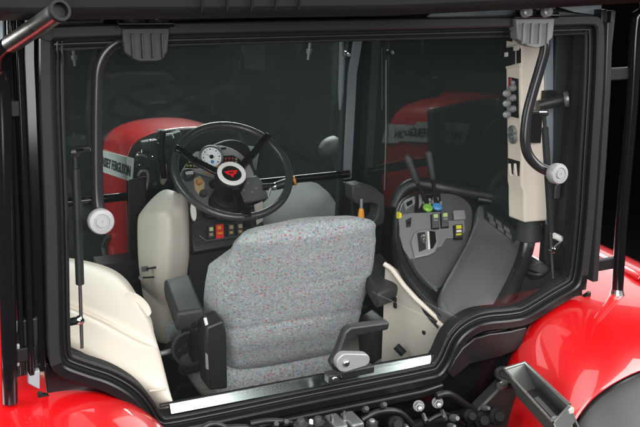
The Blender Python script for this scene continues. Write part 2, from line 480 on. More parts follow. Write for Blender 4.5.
# cross members above the window and cab roof
ro = MB()
pr_ = [(-.165, 2.648), (-.20, 2.665), (-.21, 2.72), (-.15, 2.80), (.0, 2.87), (.7, 2.93), (1.5, 2.90), (1.72, 2.82), (1.74, 2.74), (1.65, 2.68), (1.2, 2.665), (.3, 2.665), (.06, 2.665), (.03, 2.668), (-.10, 2.668), (-.12, 2.650)]
def roofrow(x, dz):
    return [V((x, y, z + dz)) for y, z in pr_]
ro.rings([roofrow(-.95, .0), roofrow(-.80, .006), roofrow(-.4, -.002), roofrow(0, -.008), roofrow(.4, -.002), roofrow(.80, .006), roofrow(.95, .0)], 'matte')
RO = ro.build('roof', CFo, bevel=.008)
hd = MB()
hd.box((0, .075, 2.625), (1.46, .06, .075), 'gloss')
hd.build('header_beam', CFo, bevel=.004)
hp = MB()
A = [U(426, 17.5, 'y', .035), U(438, 8.5, 'y', .035), U(520, 6, 'y', .035), U(520, 15.5, 'y', .035)]
hp.prism(A, (0, .008, 0), 'trim')  # grey patches put the lit stretches of the header into the colour
A = [U(552, 5, 'y', .035), U(602, 3, 'y', .035), U(602, 24, 'y', .035), U(594, 15, 'y', .035), U(575, 12.5, 'y', .035)]
hp.prism(A, (0, .008, 0), 'trim')
hp.build('header_lit_patch', CFo, bevel=.002)
# work lamp and ribs on the roof's rear lip
for a in range(5):
    rl = MB(); x = -.42 + a * .05
    rl.prism([V((x, -.203, 2.66)), V((x, -.216, 2.69)), V((x + .01, -.214, 2.76)), V((x + .01, -.2, 2.76))], (.004, 0, 0), 'matte')
    rl.build('roof_vent', CFo)
wl = MB(); p = U(100, 4, 'y', -.06); wl.lathe([(.020, -.05), (.026, -.045), (.026, .045), (.020, .05)], p, (1, 0, 0), 'beige', 20); wl.build('roof_fixing', CFo)

# body wall under the window
lw = MB()
def wallrow(pts, y): return [U(a, c, 'y', y) for a, c in pts]
bot = [(455, 352), (472, 334), (500, 329), (527, 325)]
W = MB()
# ledge below the ring, runs the whole width
la = [U(a, c, 'y', .0) for a, c in [(120, 440), (230, 424), (300, 409), (420, 384.5), (440, 378)]]
lb = [p + V((0, -.022, -.010)) for p in la]; lc = [p + V((0, -.022, -.030)) for p in la]; ld = [p + V((0, .02, -.045)) for p in la]; le = [p + V((0, .03, .0)) for p in la]
W.rings([[a_, b_, c_, d_, e_] for a_, b_, c_, d_, e_ in zip(la, lb, lc, ld, le)], 'lower')
W.build('window_ledge', CFo, bevel=.004)
# rear wall of the cab
W = MB()
W.prism([V((x, .012, z)) for x, z in [(-.74, 1.90), (-.74, 1.25), (.74, 1.25), (.74, 1.86), (.72, 1.845), (.55, 1.775), (.47, 1.772), (.37, 1.775), (.31, 1.74), (.27, 1.69), (-.48, 1.69), (-.53, 1.76), (-.60, 1.815), (-.72, 1.88)]], (0, .02, 0), 'gloss')
W.build('rear_panel', CFo, bevel=.003)
# corner plate under the hump at the right
W = MB(); W.prism([U(a, c, 'y', -.024) for a, c in [(448, 373), (455, 359), (463, 348), (475, 338.5), (490, 334), (510, 331.5), (527, 327.5), (521, 349), (500, 357), (470, 364.5), (453, 379)]], (0, .012, 0), 'lower'); W.build('corner_plate', CFo, bevel=.003)

# windscreen, side glass, cross bars
def pane(pts, d, m, name, par=CFo):
    q = MB(); q.prism(pts, d, m); return q.build(name, par)
pane([V((-.66, 1.45, 1.55)), V((.66, 1.45, 1.55)), V((.68, 1.37, 2.64)), V((-.68, 1.37, 2.64))], (0, .006, 0), 'tinted', 'windscreen')
pane([V((.735, .30, 1.80)), V((.72, .34, 2.64)), V((.715, 1.34, 2.64)), V((.715, 1.42, 1.80))], (.006, 0, 0), 'sidepane', 'side_window')
pane([V((-.775, .12, 1.84)), V((-.755, .12, 2.64)), V((-.73, 1.34, 2.64)), V((-.73, 1.42, 1.84))], (-.006, 0, 0), 'sidepane', 'side_window')
for s in (-1, 1):
    q = MB(); q.prism([V((.742 * s, .24, 1.20)), V((.742 * s, 1.44, 1.20)), V((.742 * s, 1.44, 1.81)), V((.742 * s, .24, 1.81))], (-.012 * s, 0, 0), 'matte'); q.build('door_panel', CFo)
hb = MB(); hb.tube([V((-.67, 1.40, 1.89)), V((.67, 1.40, 1.885))], .016, 'gloss', 14); hb.build('windscreen_bar', CFo)
# gutter line on the side window
gl = MB(); gl.tube([U(386, 60, 'x', .712), U(386, 130, 'x', .712), U(384.5, 190, 'x', .712)], .0022, 'silver', 6); gl.tube([U(376, 166, 'x', .712), U(400, 160, 'x', .712), U(427, 157, 'x', .712)], .0015, 'midgrey', 6); gl.tube([U(382, 47, 'x', .712), U(382, 110, 'x', .712)], .0016, 'midgrey', 6)
gl.build('window_seal', CFo)
# waist rail of the door on the right, dark tube
wr = MB(); wr.tube(catmull([U(395, 207, 'y', .66), U(402, 192, 'y', .66), U(416, 184, 'y', .64), U(445, 188, 'y', .6), U(485, 195, 'y', .5), U(512, 198, 'y', .42)], 6), .022, 'plastic', 14); wr.build('waist_rail', CFo)
# hanging rods at the windscreen top
for px in ((72, 34, 75, 66), (312, 27, 308, 60)):
    h = MB(); a = U(px[0], px[1], 'y', 1.34); c = U(px[2], px[3], 'y', 1.34); m_ = a.lerp(c, .68)
    h.tube([a, m_], .006, 'silver', 10); h.tube([m_, m_.lerp(c, .4), m_.lerp(c, .41), c], [.011, .010, .006, .005], 'silver', 10)
    h.build('blind_hook', CFo)
h = MB(); h.tube([U(341, 36, 'y', 1.36), U(342, 62, 'y', 1.36), U(341, 90, 'y', 1.37), U(340, 110, 'y', 1.38)], [.006, .013, .012, .004], 'trim', 10); h.lathe([(0, 0), (.012, 0), (.012, .016), (.007, .02), (.007, .035), (0, .035)], U(345, 54, 'y', 1.34), (0, -1, 0), 'steel', 12)
h.build('wiper_arm', CFo)

# ================================================================== right inner pillar trim with controls
ptm = MB()
pts = [(2.545, .598, .69, 0), (2.50, .60, .69, 0), (2.40, .608, .695, 0), (2.2, .626, .71, 0), (2.125, .630, .715, 0), (2.105, .640, .718, .003), (2.06, .643, .72, .003), (2.01, .648, .722, .003)]
rg = []
for z, xa, xb, e in pts:
    rg.append([V((xa, .18 - e, z)), V((xb, .17 - e, z)), V((xb + .01, .30, z)), V((xa - .004 - e, .245 + e, z))])
ptm.rings(rg, 'cream')
PT = ptm.build('pillar_trim_panel', T, bevel=.006, seg=3)
tm = MB()
tm.prism([U(a, c, 'y', .165) for a, c in [(545, 47), (553.5, 20), (553.5, 150), (550, 225), (547, 225)]], (0, .01, 0), 'trim')
tm.build('pillar_strip', PT, bevel=.002)
def PX(px, py): return U(px, py, 'x', .598)   # narrow inner face of the pillar
def onface(pts, h, m, mb, xf=None):
    q = [UP(a, c, V((.6155, .18, 2.36)), FN) for a, c in pts]
    mb.prism([p - FN * .001 for p in q], FN * h, m)
# inner face plane through the pillar's left side
fa, fb, fc = V((.608, .18, 2.40)), V((.604, .245, 2.40)), V((.626, .18, 2.20))
FN = (fb - fa).cross(fc - fa).normalized(); FN = FN if FN.x < 0 else -FN
FP = fa
def ON(px, py): return UP(px, py, FP, FN)
def plate(pts, h, m, mb): mb.prism([ON(a, c) - FN * .002 for a, c in pts], FN * (h + .002), m)
q = MB(); plate([(508, 46.5), (520, 44), (520, 50), (508, 52)], .006, 'cream', q); plate([(507, 66), (521, 64), (521, 66.5), (507, 68.5)], .006, 'cream', q); q.build('trim_lip', PT, bevel=.002)
q = MB(); plate([(507.5, 47.5), (515, 46.5), (515, 64), (507.5, 66)], .010, 'matte', q); plate([(508, 52), (511, 51.5), (511, 56), (508, 56.5)], .013, 'white', q); plate([(516.8, 49), (520.6, 48.5), (520.6, 63), (516.8, 63.5)], .002, 'matte', q); q.build('rocker_switch', PT, bevel=.001)
q = MB(); plate([(509, 77), (518.5, 79), (518.8, 118), (509, 116)], .003, 'matte', q); plate([(509.3, 77.5), (512, 78), (512, 104), (509.3, 103)], .004, 'red', q); CP = q.build('control_panel', PT, bevel=.001)
for y in (89.5, 99.5, 110.5):
    q = MB(); p = ON(515, y - 2); q.lathe([(.010, 0), (.010, .012), (.007, .014), (.007, .022)], p, FN, 'silver', 16); p2 = p + FN * .028 + V((-.002, -.004, -.012)); q.lathe([(.0, -.012), (.007, -.011), (.0105, -.004), (.0105, .006), (.007, .012), (0, .013)], p2, V((-1, -.5, .1)), 'silver', 18); q.build('knob', CP)
q = MB(); p = ON(514.5, 82.5); q.lathe([(.007, 0), (.007, .01), (.004, .012), (0, .012)], p, FN, 'silver', 14); q.lathe([(.003, 0), (.003, .02), (0, .02)], ON(514.5, 88), FN, 'white', 10); q.build('knob', CP)
q = MB()
for (x, y, r) in ((513.5, 131, .017), (513.6, 137, .019)):
    p = ON(x, y); q.lathe([(r, 0), (r, .006), (r * .72, .010), (r * .66, .006), (r * .3, .006), (r * .25, .011), (0, .011)], p, FN, 'satin', 22)
q.build('air_vent', PT)
q = MB(); plate([(508.3, 158), (520.2, 161.5), (520, 176.5), (508.6, 173)], .002, 'matte', q)
for x in (510.0, 515.5): plate([(x - .2, 173), (x + .4, 163), (x + 1.4, 164), (x + 2.6, 175.5)], .008, 'cream', q)
q.build('trim_socket', PT, bevel=.001)
q = MB(); p = U(509.5, 29, 'y', .22); q.lathe([(.014, 0), (.020, 0), (.020, .008), (.014, .008)], p, V((-.5, -1, 0)), 'silver', 20, closed=True); q.box(p + V((.022, .01, .0)), (.03, .03, .07), 'matte'); q.build('coat_hook', PT, bevel=.001)
# bracket tube from pillar to its side with a bright cap
q = MB(); a = U(538, 106, 'y', .14); c = U(566, 99, 'y', .12); q.tube([a, c], .0155, 'plastic', 16); d = (c - a).normalized(); q.lathe([(.0, 0), (.020, 0), (.022, .004), (.022, .012), (.016, .015), (.010, .013), (0, .013)], c - d * .006, d + V((0, -.4, 0)), 'satin', 22)
q.box(U(549, 96, 'y', .155), (.035, .02, .03), 'matte'); q.build('strut_bracket', PT, bevel=.0)
q = MB(); q.prism([U(a, c, 'y', .163) for a, c in [(531, 112), (543, 111), (541, 143), (531, 143)]], (0, .006, 0), 'matte'); q.build('cable_cover', PT, bevel=.001)
q = MB(); q.lathe([(.042, 0), (.034, .05), (.032, .085), (.026, .088)], V((.704, .225, 1.94)), (-.05, .0, 1), 'dark', 28); q.build('pillar_foot', PT, bevel=.003)

# dark inner side wall right of the pillar
q = MB(); q.prism([V((.745, .02, 1.84)), V((.765, .02, 2.62)), V((.75, .22, 2.62)), V((.74, .22, 1.84))], (.015, 0, 0), 'plastic'); q.prism([V((.725, .17, 1.9)), V((.712, .17, 2.60)), V((.76, .165, 2.60)), V((.745, .165, 1.84))], (0, .01, 0), 'dark'); q.build('corner_trim', PT, bevel=.002)
q = MB(); p = U(557, 195, 'y', .15); q.box(p + V((0, 0, .01)), (.018, .006, .04), 'midgrey'); q.tube([p + V((0, 0, .03)), p + V((0, 0, .05))], .006, 'silver', 8); q.build('belt_buckle', PT, bevel=.002)

# ================================================================== seat
ST = None
def lerp_tab(tab, z):
    tab = sorted(tab)
    if z <= tab[0][0]: return tab[0][1]
    for (a, b_), (c, d) in zip(tab, tab[1:]):
        if z <= c:
            t = (z - a) / (c - a); t = t * t * (3 - 2 * t) * .5 + t * .5
            return b_ + (d - b_) * t
    return tab[-1][1]
hw = [(1.555, .18), (1.575, .205), (1.60, .215), (1.66, .230), (1.72, .240), (1.79, .246), (1.85, .246), (1.90, .241), (1.94, .232), (1.975, .222), (2.005, .215), (2.023, .204), (2.035, .183), (2.043, .14), (2.046, .08)]
yb = [(1.555, .455), (1.575, .448), (1.60, .438), (1.66, .418), (1.70, .402), (1.72, .398), (1.80, .378), (1.86, .36), (1.94, .332), (2.01, .302), (2.025, .304), (2.037, .312), (2.046, .330)]
th = [(1.555, .05), (1.60, .10), (1.70, .13), (1.9, .12), (1.98, .09), (2.03, .045), (2.046, .012)]
def seam(x, z):
    d = 0
    def g(v, w): return math.exp(-(v / w) ** 2)
    # inset panel: arch from the lower seam up and across
    xa, zt, rad = -.115, 1.855, .05
    zlow = 1.715 + .012 * math.cos(x * 6)
    if x > xa + rad: dist = abs(z - zt - .0)
    elif z < zt - rad: dist = abs(x - xa)
    else: dist = abs(math.hypot(x - xa - rad, z - zt + rad) - rad)
    if z > zlow: d += .0028 * g(dist, .0045)
    # bottom roll seam
    d += .0045 * g(z - zlow, .007)
    d -= .006 * g(z - (zlow - .05), .035)
    # side wing creases
    if z > 1.70:
        xc = .218 - (z - 1.75) * .12 if z > 1.75 else .218
        d += .008 * g(abs(x) - xc, .009) * min(1, (2.05 - z) / .1 if z < 2.05 else 0)
    # a fold across the middle
    d -= .0026 * g(z - 1.815, .008) * max(0, min(1, (x + .06) / .04, (.13 - x) / .04))
    if z > zlow and abs(x + .06) < .3: d += .003 * g(x + .035, .006) * (1 if z < 1.81 else 0)
    d += .0006 * math.sin(x * 23 + z * 17) * math.sin(z * 29 - x * 9)
    return d
def xcen(z): return .036 - .010 * max(0, (z - 1.95) / .12)
rings = []
zs = []
def ybf(z):
    y = .448 - .336 * (z - 1.575)
    if z > 2.0: y += .034 * ((z - 2.0) / .046) ** 2.2
    if z < 1.60: y += .02 * ((1.60 - z) / .045) ** 2
    return y
z = 1.555
while z < 2.044:
    zs.append(z); z += .0085
zs.append(2.046)
for z in zs:
    w = lerp_tab(hw, z); y0 = ybf(z); t = lerp_tab(th, z); ring = []
    nb = 56
    for i in range(nb + 1):                                            # back face, convex
        s = -1 + 2 * i / nb; s = math.copysign(abs(s) ** .9, s)
        x = w * s; e = .030 * abs(s) ** 2.4 + .035 * max(0, abs(s) - .88) / .12
        ring.append(V((x + xcen(z), y0 + e * (t / .12) + seam(x, z), z)))
    for i in range(1, 16):                                             # front face
        s = 1 - 2 * i / 16
        ring.append(V(((w + .050 * max(0, min(1, (1.965 - z) / .055, (z - 1.62) / .09))) * s + xcen(z), y0 + t + .04 + .02 * (1 - s * s) - .02, z)))
    rings.append(ring)
sm = MB(); sm.rings(rings, 'fabric')
SEAT = sm.build('seat', T, ang=60)
# cushion below and in front
cu = MB(); rg = []
for z, w, ya, yb_ in [(1.44, .20, .52, .98), (1.46, .235, .47, 1.0), (1.50, .25, .455, 1.02), (1.545, .25, .46, 1.02), (1.575, .22, .48, 1.0), (1.585, .18, .52, .97)]:
    r_ = []
    for i in range(40):
        a = 2 * PI * i / 40; c_, s_ = math.cos(a), math.sin(a)
        r_.append(V((w * math.copysign(abs(c_) ** .35, c_), (ya + yb_) / 2 + (yb_ - ya) / 2 * math.copysign(abs(s_) ** .35, s_), z)))
    rg.append(r_)
cu.rings(rg, 'fabric'); cu.build('cushion', SEAT, ang=60)
def armrest(tp, z0, z1, drop, side):
    # tp: near-left, near-right, far-right, far-left pixels of the top face
    P = [U(*tp[0], 'z', z0), U(*tp[1], 'z', z0), U(*tp[2], 'z', z1), U(*tp[3], 'z', z1)]
    q = MB(); dn = V((0, .012, -drop))
    q.rings([[p for p in P], [p + dn * .45 + (p - (P[0] + P[2]) / 2) * .03 for p in P], [p + dn - (p - (P[0] + P[2]) / 2) * .06 for p in P]], 'dark')
    o = q.build('armrest', SEAT, bevel=.010, seg=3)
    e = MB(); m_ = (P[0] + P[1]) / 2 + dn * .75
    e.box(m_ + V((.010 * side, -.004, .004)), (.008, .014, .012), 'matte'); e.box(m_ + V((.012 * side, -.004, -.014)), (.006, .014, .018), 'matte')
    e.build('adjuster', o, bevel=.001)
    return P
aL = armrest([(176, 313), (204, 309), (189, 273), (164, 279)], 1.79, 1.82, .066, 1)
aR = armrest([(378, 293), (407, 282), (381, 252), (356, 258)], 1.825, 1.85, .06, 1)
for s, px in ((-1, [(206, 327), (224, 320), (227, 334), (228, 389), (209, 391), (205, 345)]), (1, [(372, 327), (386, 318), (388, 324), (384, 358), (372, 366), (370, 345)])):
    q = MB(); q.prism([U(a, c, 'y', .375) for a, c in px], (0, .09, 0), 'plastic'); o = q.build('hinge_cover', SEAT, bevel=.008, seg=3)
    if s < 0:
        q = MB(); q.prism([U(a, c, 'y', .366) for a, c in [(205.5, 353), (208, 355), (209, 370), (206, 369)]], (0, .006, 0), 'silver'); q.tube([U(205, 318, 'y', .39), U(207, 326, 'y', .39)], .005, 'white', 8); q.build('clip', o, bevel=.001)
# seat plinth and boot
q = MB(); q.rings([[V((x * w, .76 + y * d, z)) for x, y in ((-1, -1), (1, -1), (1, 1), (-1, 1))] for z, w, d in [(1.20, .22, .2), (1.26, .20, .19), (1.34, .19, .18), (1.44, .20, .2)]], 'matte'); q.build('suspension_boot', SEAT, bevel=.01)
# dark beaker holder beside the seat
q = MB(); a = U(190, 348, 'y', .50); axv = V((-.25, -.62, .75)).normalized()
q.lathe([(.002, -.085), (.044, -.085), (.052, -.02), (.056, .0), (.054, .004), (.047, .0), (.043, -.03), (.036, -.07), (.002, -.072)], a, axv, 'dark', 28)
q.box(a + V((.03, .06, .0)), (.04, .14, .10), 'plastic')
q.build('beaker_holder', SEAT, bevel=0)
q = MB(); a = U(170, 352, 'y', .55); q.tube([a + V((-.03, 0, 0)), a + V((.03, .01, .0))], .008, 'silver', 10); q.lathe([(0, -.02), (.026, -.02), (.026, .02), (0, .02)], a + V((.02, .03, -.01)), (0, -1, .2), 'matte', 16); q.box(a + V((.05, .03, -.04)), (.03, .04, .1), 'plastic'); q.build('height_lever', SEAT, bevel=.002)

# ================================================================== cab floor and inner walls
q = MB(); q.box((0, .72, 1.19), (1.46, 1.42, .04), 'matte'); q.build('cab_floor', CFo)
q = MB(); q.prism([V((-.70, 1.40, 1.19)), V((.70, 1.40, 1.19)), V((.68, 1.41, 1.70)), V((.3, 1.41, 1.70)), V((.28, 1.41, 1.74)), V((-.22, 1.41, 1.74)), V((-.24, 1.41, 1.60)), V((-.66, 1.41, 1.60))], (0, .03, 0), 'matte'); q.build('bulkhead', CFo)

# ================================================================== steering wheel
SW = V((0.002, .90, 2.074)); nW = V((0, -.64, .768)).normalized(); uW = V((1, 0, 0)); vW = nW.cross(uW).normalized(); vW = vW if vW.z > 0 else -vW
HO = -.032
def W3(x, y, h=0): return SW + uW * x + vW * y + nW * h
q = MB(); R0 = .192
q.tube([W3(R0 * math.cos(2 * PI * i / 72), R0 * math.sin(2 * PI * i / 72), .0) for i in range(72)], .0132, 'rim', 16, closed=True)
WHEEL = q.build('steering_wheel', T)
for a in (150, 37, 268):
    q = MB(); a = math.radians(a); d = V((math.cos(a), math.sin(a))); e = V((-d.y, d.x)); rg = []
    for r_, h, w in ((.02, -.036, .015), (.06, -.034, .0135), (.13, -.018, .012), (.18, .0, .0115), (.2, .004, .0115)):
        rg.append([W3(d.x * r_ + e.x * w * sx, d.y * r_ + e.y * w * sx, h + .006 * sh + (.012 if r_ > .15 else 0)) for sx, sh in ((-1, -1), (1, -1), (1, 1), (-1, 1))])
    q.rings(rg, 'gloss'); q.build('spoke', WHEEL, bevel=.002)
q = MB(); q.lathe([(.030, -.10), (.034, -.06), (.050, -.05), (.053, -.02), (.052, .004), (.046, .008), (.002, .008)], W3(0, 0, HO), nW, 'matte', 36); HUB = q.build('hub', WHEEL)
q = MB(); q.lathe([(.0335, 0), (.0475, 0), (.049, .004), (.0465, .008), (.0345, .008), (.033, .005)], W3(0, 0, .008 + HO), nW, 'white', 40, closed=True); q.build('hub_ring', HUB)
q = MB(); q.lathe([(.034, 0), (.034, .003), (0, .003)], W3(0, 0, .008 + HO), nW, 'matte', 32)
q.build('hub_cap', HUB)
q = MB()
def tri(cx, cy, s, flip=1):
    q.prism([W3(cx - s, cy + s * .62 * flip, .0112 + HO), W3(cx + s, cy + s * .62 * flip, .0112 + HO), W3(cx, cy - s * .95 * flip, .0112 + HO)], nW * .0015, 'logo_red')
tri(-.0128, .005, .0108); tri(.0128, .005, .0108); tri(0, -.0065, .0108)
q.prism([W3(-.007, .016, .0114 + HO), W3(0, .010, .0114 + HO), W3(.007, .016, .0114 + HO), W3(0, .004, .0114 + HO)], nW * .0018, 'logo_red')
q.build('emblem', HUB)
# column below the wheel
q = MB(); q.tube([W3(0, 0, -.05), W3(0, -.01, -.16), W3(0, -.03, -.30)], [.03, .034, .05], 'matte', 18)
for i in range(5): q.lathe([(.040 + .004 * i, 0), (.048 + .004 * i, .006), (.040 + .004 * i, .012)], W3(0, -.012, -.14 - .02 * i), nW, 'matte', 22)
q.build('steering_column', T)

# ================================================================== dashboard
DN = V((0, -.86, .51)).normalized(); DP = V((0, 1.10, 2.055))
def D(px, py, h=0): return UP(px, py, DP, DN) + DN * h
def pxm(p): return (p - CAM).dot(FWD) / F
q = MB()
arch = [(183, 196), (182, 184), (185, 168), (193, 154), (205, 147), (218, 145), (232, 148), (243, 155), (251, 166), (256, 180), (258, 196)]
A = catmull([D(*p) for p in arch], 4)
q.prism(A, DN * -.10, 'grey')
DASH = q.build('dashboard', T, bevel=.006, seg=3)
# dark hood behind it
q = MB(); A2 = catmull([D(*p, -.05) for p in [(183, 205), (182, 184), (188, 163), (200, 150), (215, 140), (235, 134), (252, 140), (258, 160), (262, 180), (264, 205)]], 4); q.prism(A2, DN * -.16, 'plastic'); q.build('instrument_hood', DASH, bevel=.008)
# lower fascia, slightly prouder
q = MB(); A = [D(*p, .012) for p in [(181, 180), (190, 172), (216, 180), (232, 183), (256, 176), (263, 184), (268, 199), (250, 203), (225, 205), (206, 213), (193, 206), (186, 196)]]; q.prism(A, DN * -.08, 'midgrey'); FAS = q.build('fascia', DASH, bevel=.005)
# round clock
def disc(px, py, rpx, h0, prof, m, nm, par, n=32, nn=DN, pf=D):
    p = pf(px, py, h0); s = pxm(p) * rpx; q_ = MB(); q_.lathe([(r * s, h) for r, h in prof], p, nn, m, n); return q_, p, s
q, p, s = disc(211, 157.5, 10.2, 0, [(1.22, 0), (1.22, .008), (1.12, .012), (1.02, .008), (1.0, .004), (0, .004)], 'midgrey', '', None)
q.lathe([(s, .004), (s, .0055), (0, .0055)], p, DN, 'dial', 36)
q.lathe([(s * .2, .005), (s * .2, .010), (0, .010)], p, DN, 'matte', 18)
du = V((1, 0, 0)); dv = DN.cross(du); dv = dv if dv.z > 0 else -dv
for i in range(13):
    a = math.radians(225 - i * 22.5); c_ = p + (du * math.cos(a) + dv * math.sin(a)) * s * .80 + DN * .006
    q.box(c_, (.0022, .0022, .0022) if i % 2 else (.004, .003, .004), 'ink')
q.prism([p + dv * s * -.02 + du * s * .05 + DN * .0075, p + dv * s * -.02 - du * s * .05 + DN * .0075, p + (du * -.62 + dv * .4) * s + DN * .0075], DN * .001, 'ink')
q.lathe([(s * .18, .005), (s * .18, .0065), (0, .0065)], p - dv * s * .5, DN, 'blue', 14)
q.build('tachometer', DASH, ang=50)
# warning lamp fields
def field(pts, cols, spots, nm):
    q_ = MB(); q_.prism([D(*a, -.002) for a in pts], DN * .005, 'matte')
    for i, (x, y) in enumerate(spots):
        p_ = D(x, y, .003); k_ = pxm(p_) * 1.0; q_.prism([p_ + du * -k_ + dv * -k_, p_ + du * k_ + dv * -k_, p_ + du * k_ + dv * k_, p_ + du * -k_ + dv * k_], DN * .0012, cols[i % len(cols)])
    q_.build(nm, DASH, bevel=0)
field([(184.5, 168), (188.5, 159), (197, 157), (199, 163), (198.5, 168.5)], ['led_g', 'tan', 'led_g', 'led_g', 'tan'], [(187.3, 166), (190.5, 166), (194, 166.2), (197, 166.5), (189.5, 162), (193, 162.3), (196.5, 162.6)], 'warning_display')
field([(223, 156), (233, 155.5), (240, 160), (242.5, 168), (222, 169.5)], ['led_r', 'led_r', 'led_r', 'tan'], [(225.5, 159), (229, 158.7), (232.5, 158.7), (236, 159.5), (225.5, 162.5), (229, 162.3), (232.5, 162.2), (236, 162.4)], 'warning_display')
q = MB()
for i, x in enumerate((227, 231, 235, 239)):
    p_ = D(x, 166.5, .0035); k_ = pxm(p_) * .9; q.prism([p_ - du * k_ - dv * k_, p_ + du * k_ - dv * k_, p_ + du * k_ + dv * k_, p_ - du * k_ + dv * k_], DN * .0015, ['tan', 'lime', 'tan', 'white'][i])
for (x, y) in ((197, 149.5), (221, 148)):
    q.prism([D(x, y, 0), D(x + 5, y - .6, 0), D(x + 5, y + 1.6, 0), D(x, y + 2, 0)], DN * .002, 'matte')
q.build('indicator_lamp', DASH)
# orange decal, ignition, dial, hole
q = MB(); q.prism([D(204, 170, .0125), D(221, 166, .0125), D(222, 173, .0125), D(206, 176, .0125)], DN * .0015, 'brown'); q.build('warning_decal', FAS)
q, p, s = disc(187, 176.5, 6.5, .012, [(1, -.005), (1.05, .01), (.8, .018), (.6, .012), (0, .012)], 'dark', '', None); q.tube([p + DN * .02 - du * .012, p + DN * .024 + du * .014], .006, 'silver', 10); q.build('headlight_switch', FAS)
q = MB(); q.prism([D(193, 180, .0125), D(199, 177, .0125), D(204, 184, .0125), D(203, 192, .0125), D(198, 196, .0125), D(194, 190, .0125)], DN * .0015, 'tan')
q.build('ignition_decal', FAS)
for (x, y, r, mm, nm) in ((202, 195, 3.4, 'dark', 'ignition_switch'), (197.5, 184, 2.6, 'brown', 'temperature_knob'), (212.5, 185.5, 4.3, 'matte', 'power_socket')):
    q, p, s = disc(x, y, r, .012, [(1.15, 0), (1.1, .014), (.9, .02), (0, .02)] if nm != 'power_socket' else [(1.1, 0), (1.1, .003), (.9, .003), (.85, .001), (0, .001)], mm, '', None, 22); q.build(nm, FAS)
q = MB()
for (x, y) in ((247, 184), (255, 189), (243, 191), (251, 193)):
    p_ = D(x, y, .0125); q.box(p_, (.006, .004, .006), 'silver')
q.build('fascia_mark', FAS)
# right hand stalk with grip
q = MB(); a = D(262, 188, .01); b_ = U(276, 186, 'y', 1.02); c_ = U(296, 180, 'y', 1.0)
q.tube([a, b_], [.013, .012], 'matte', 12); q.tube([b_, b_.lerp(c_, .5), c_], [.015, .017, .015], 'plastic', 14); q.build('stalk', DASH)
q = MB(); q.lathe([(.010, -.018), (.013, -.012), (.013, .012), (.009, .018)], b_, (c_ - b_), 'chrome', 16); q.lathe([(.017, -.004), (.0178, 0), (.017, .004)], c_.lerp(b_, .08), (c_ - b_), 'orange', 16); q.tube([b_ + V((-.02, 0, -.004)), b_ + V((-.03, 0, -.03))], .006, 'silver', 8); q.build('stalk_collar', DASH)
q = MB(); q.tube([D(181, 200, .02), D(176, 190, .03), D(172, 180, .04), D(170, 172, .05)], [.008, .007, .012, .011], 'plastic', 10); q.build('stalk', DASH)
# switch row below
SN = V((0, -.82, .57)).normalized(); SP = V((-.06, .975, 1.845))
def E_(px, py, h=0): return UP(px, py, SP, SN) + SN * h
q = MB(); q.prism([E_(*p, -.003) for p in [(191, 199), (200, 204), (212, 212), (250, 208), (262, 200), (264, 238), (248, 243), (194, 252), (191, 235)]], SN * -.22, 'plastic'); LOW = q.build('lower_panel', DASH, bevel=.006)
q = MB(); q.prism([E_(*p, -.04) for p in [(190, 248), (262, 236), (264, 300), (192, 330)]], SN * -.14, 'matte'); q.build('knee_panel', DASH, bevel=.006)
sw = [((207, 227), 'dark', 'tan'), ((215, 225.5), 'lamp_red', 'lamp_red'), ((227, 225), 'dark', 'tan'), ((236, 224), 'dark', 'tan')]
for (x, y), body, mk in sw:
    q = MB(); w_ = 8 if body == 'lamp_red' else 6.5; h_ = 14 if body == 'lamp_red' else 12.5
    q.prism([E_(x, y), E_(x + w_, y - .9), E_(x + w_ + .6, y + h_ - .9), E_(x + .6, y + h_)], SN * .010, body)
    o = q.build('rocker_switch', LOW, bevel=.0015)
    q = MB(); f_ = lambda a, c: [E_(x + 1.4 + a, y + 1.6 + c, .0105), E_(x + 1.4 + a + 3.6, y + 1.2 + c, .0105), E_(x + 1.6 + a + 3.6, y + 1.2 + c + 3.6, .0105), E_(x + 1.6 + a, y + 1.6 + c + 3.6, .0105)]
    q.prism(f_(.3, 0), SN * .001, 'lime' if x < 210 else ('tan' if body != 'lamp_red' else 'orange'))
    if body == 'lamp_red': q.prism([E_(x + 1.5, y + 8, .0105), E_(x + 6.8, y + 7.3, .0105), E_(x + 6.9, y + 9.6, .0105), E_(x + 1.7, y + 10, .0105)], SN * .001, 'orange')
    else: q.prism([E_(x + 1.8, y + 7.4, .0105), E_(x + 5, y + 7, .0105), E_(x + 5.2, y + 9.6, .0105), E_(x + 2, y + 10, .0105)], SN * .001, 'tan')
    q.build('switch_symbol', o)
q = MB(); q.prism([E_(244, 222), E_(250, 221), E_(251, 232), E_(245, 234)], SN * .006, 'matte'); q.build('blank_switch', LOW, bevel=.001)
q = MB()
ov = [E_(192.6 + 2.9 * math.cos(t) + 1.0 * (math.sin(t)), 213 + 9 * math.sin(t), .004) for t in [2 * PI * i / 28 for i in range(28)]]
q.prism(ov, SN * .012, 'white'); q.build('reservoir_cap', LOW, bevel=.002)
q = MB(); q.tube([E_(198, 243, .004), E_(246, 236, .004)], .003, 'dark', 8); q.tube([E_(199, 236, .004), E_(206, 241, .004), E_(247, 235, .004)], .002, 'midgrey', 8); q.build('panel_edge', LOW)
q = MB(); q.tube(catmull([E_(200, 204, .01), E_(204, 216, .02), E_(212, 219, .025), E_(240, 214, .02)], 5), .006, 'matte', 10); q.build('cable', LOW)
q = MB(); q.prism([E_(253, 206, .004), E_(262, 202, .004), E_(262, 222, .004), E_(256, 226, .004)], SN * .01, 'beige'); q.build('side_flap', LOW, bevel=.002)

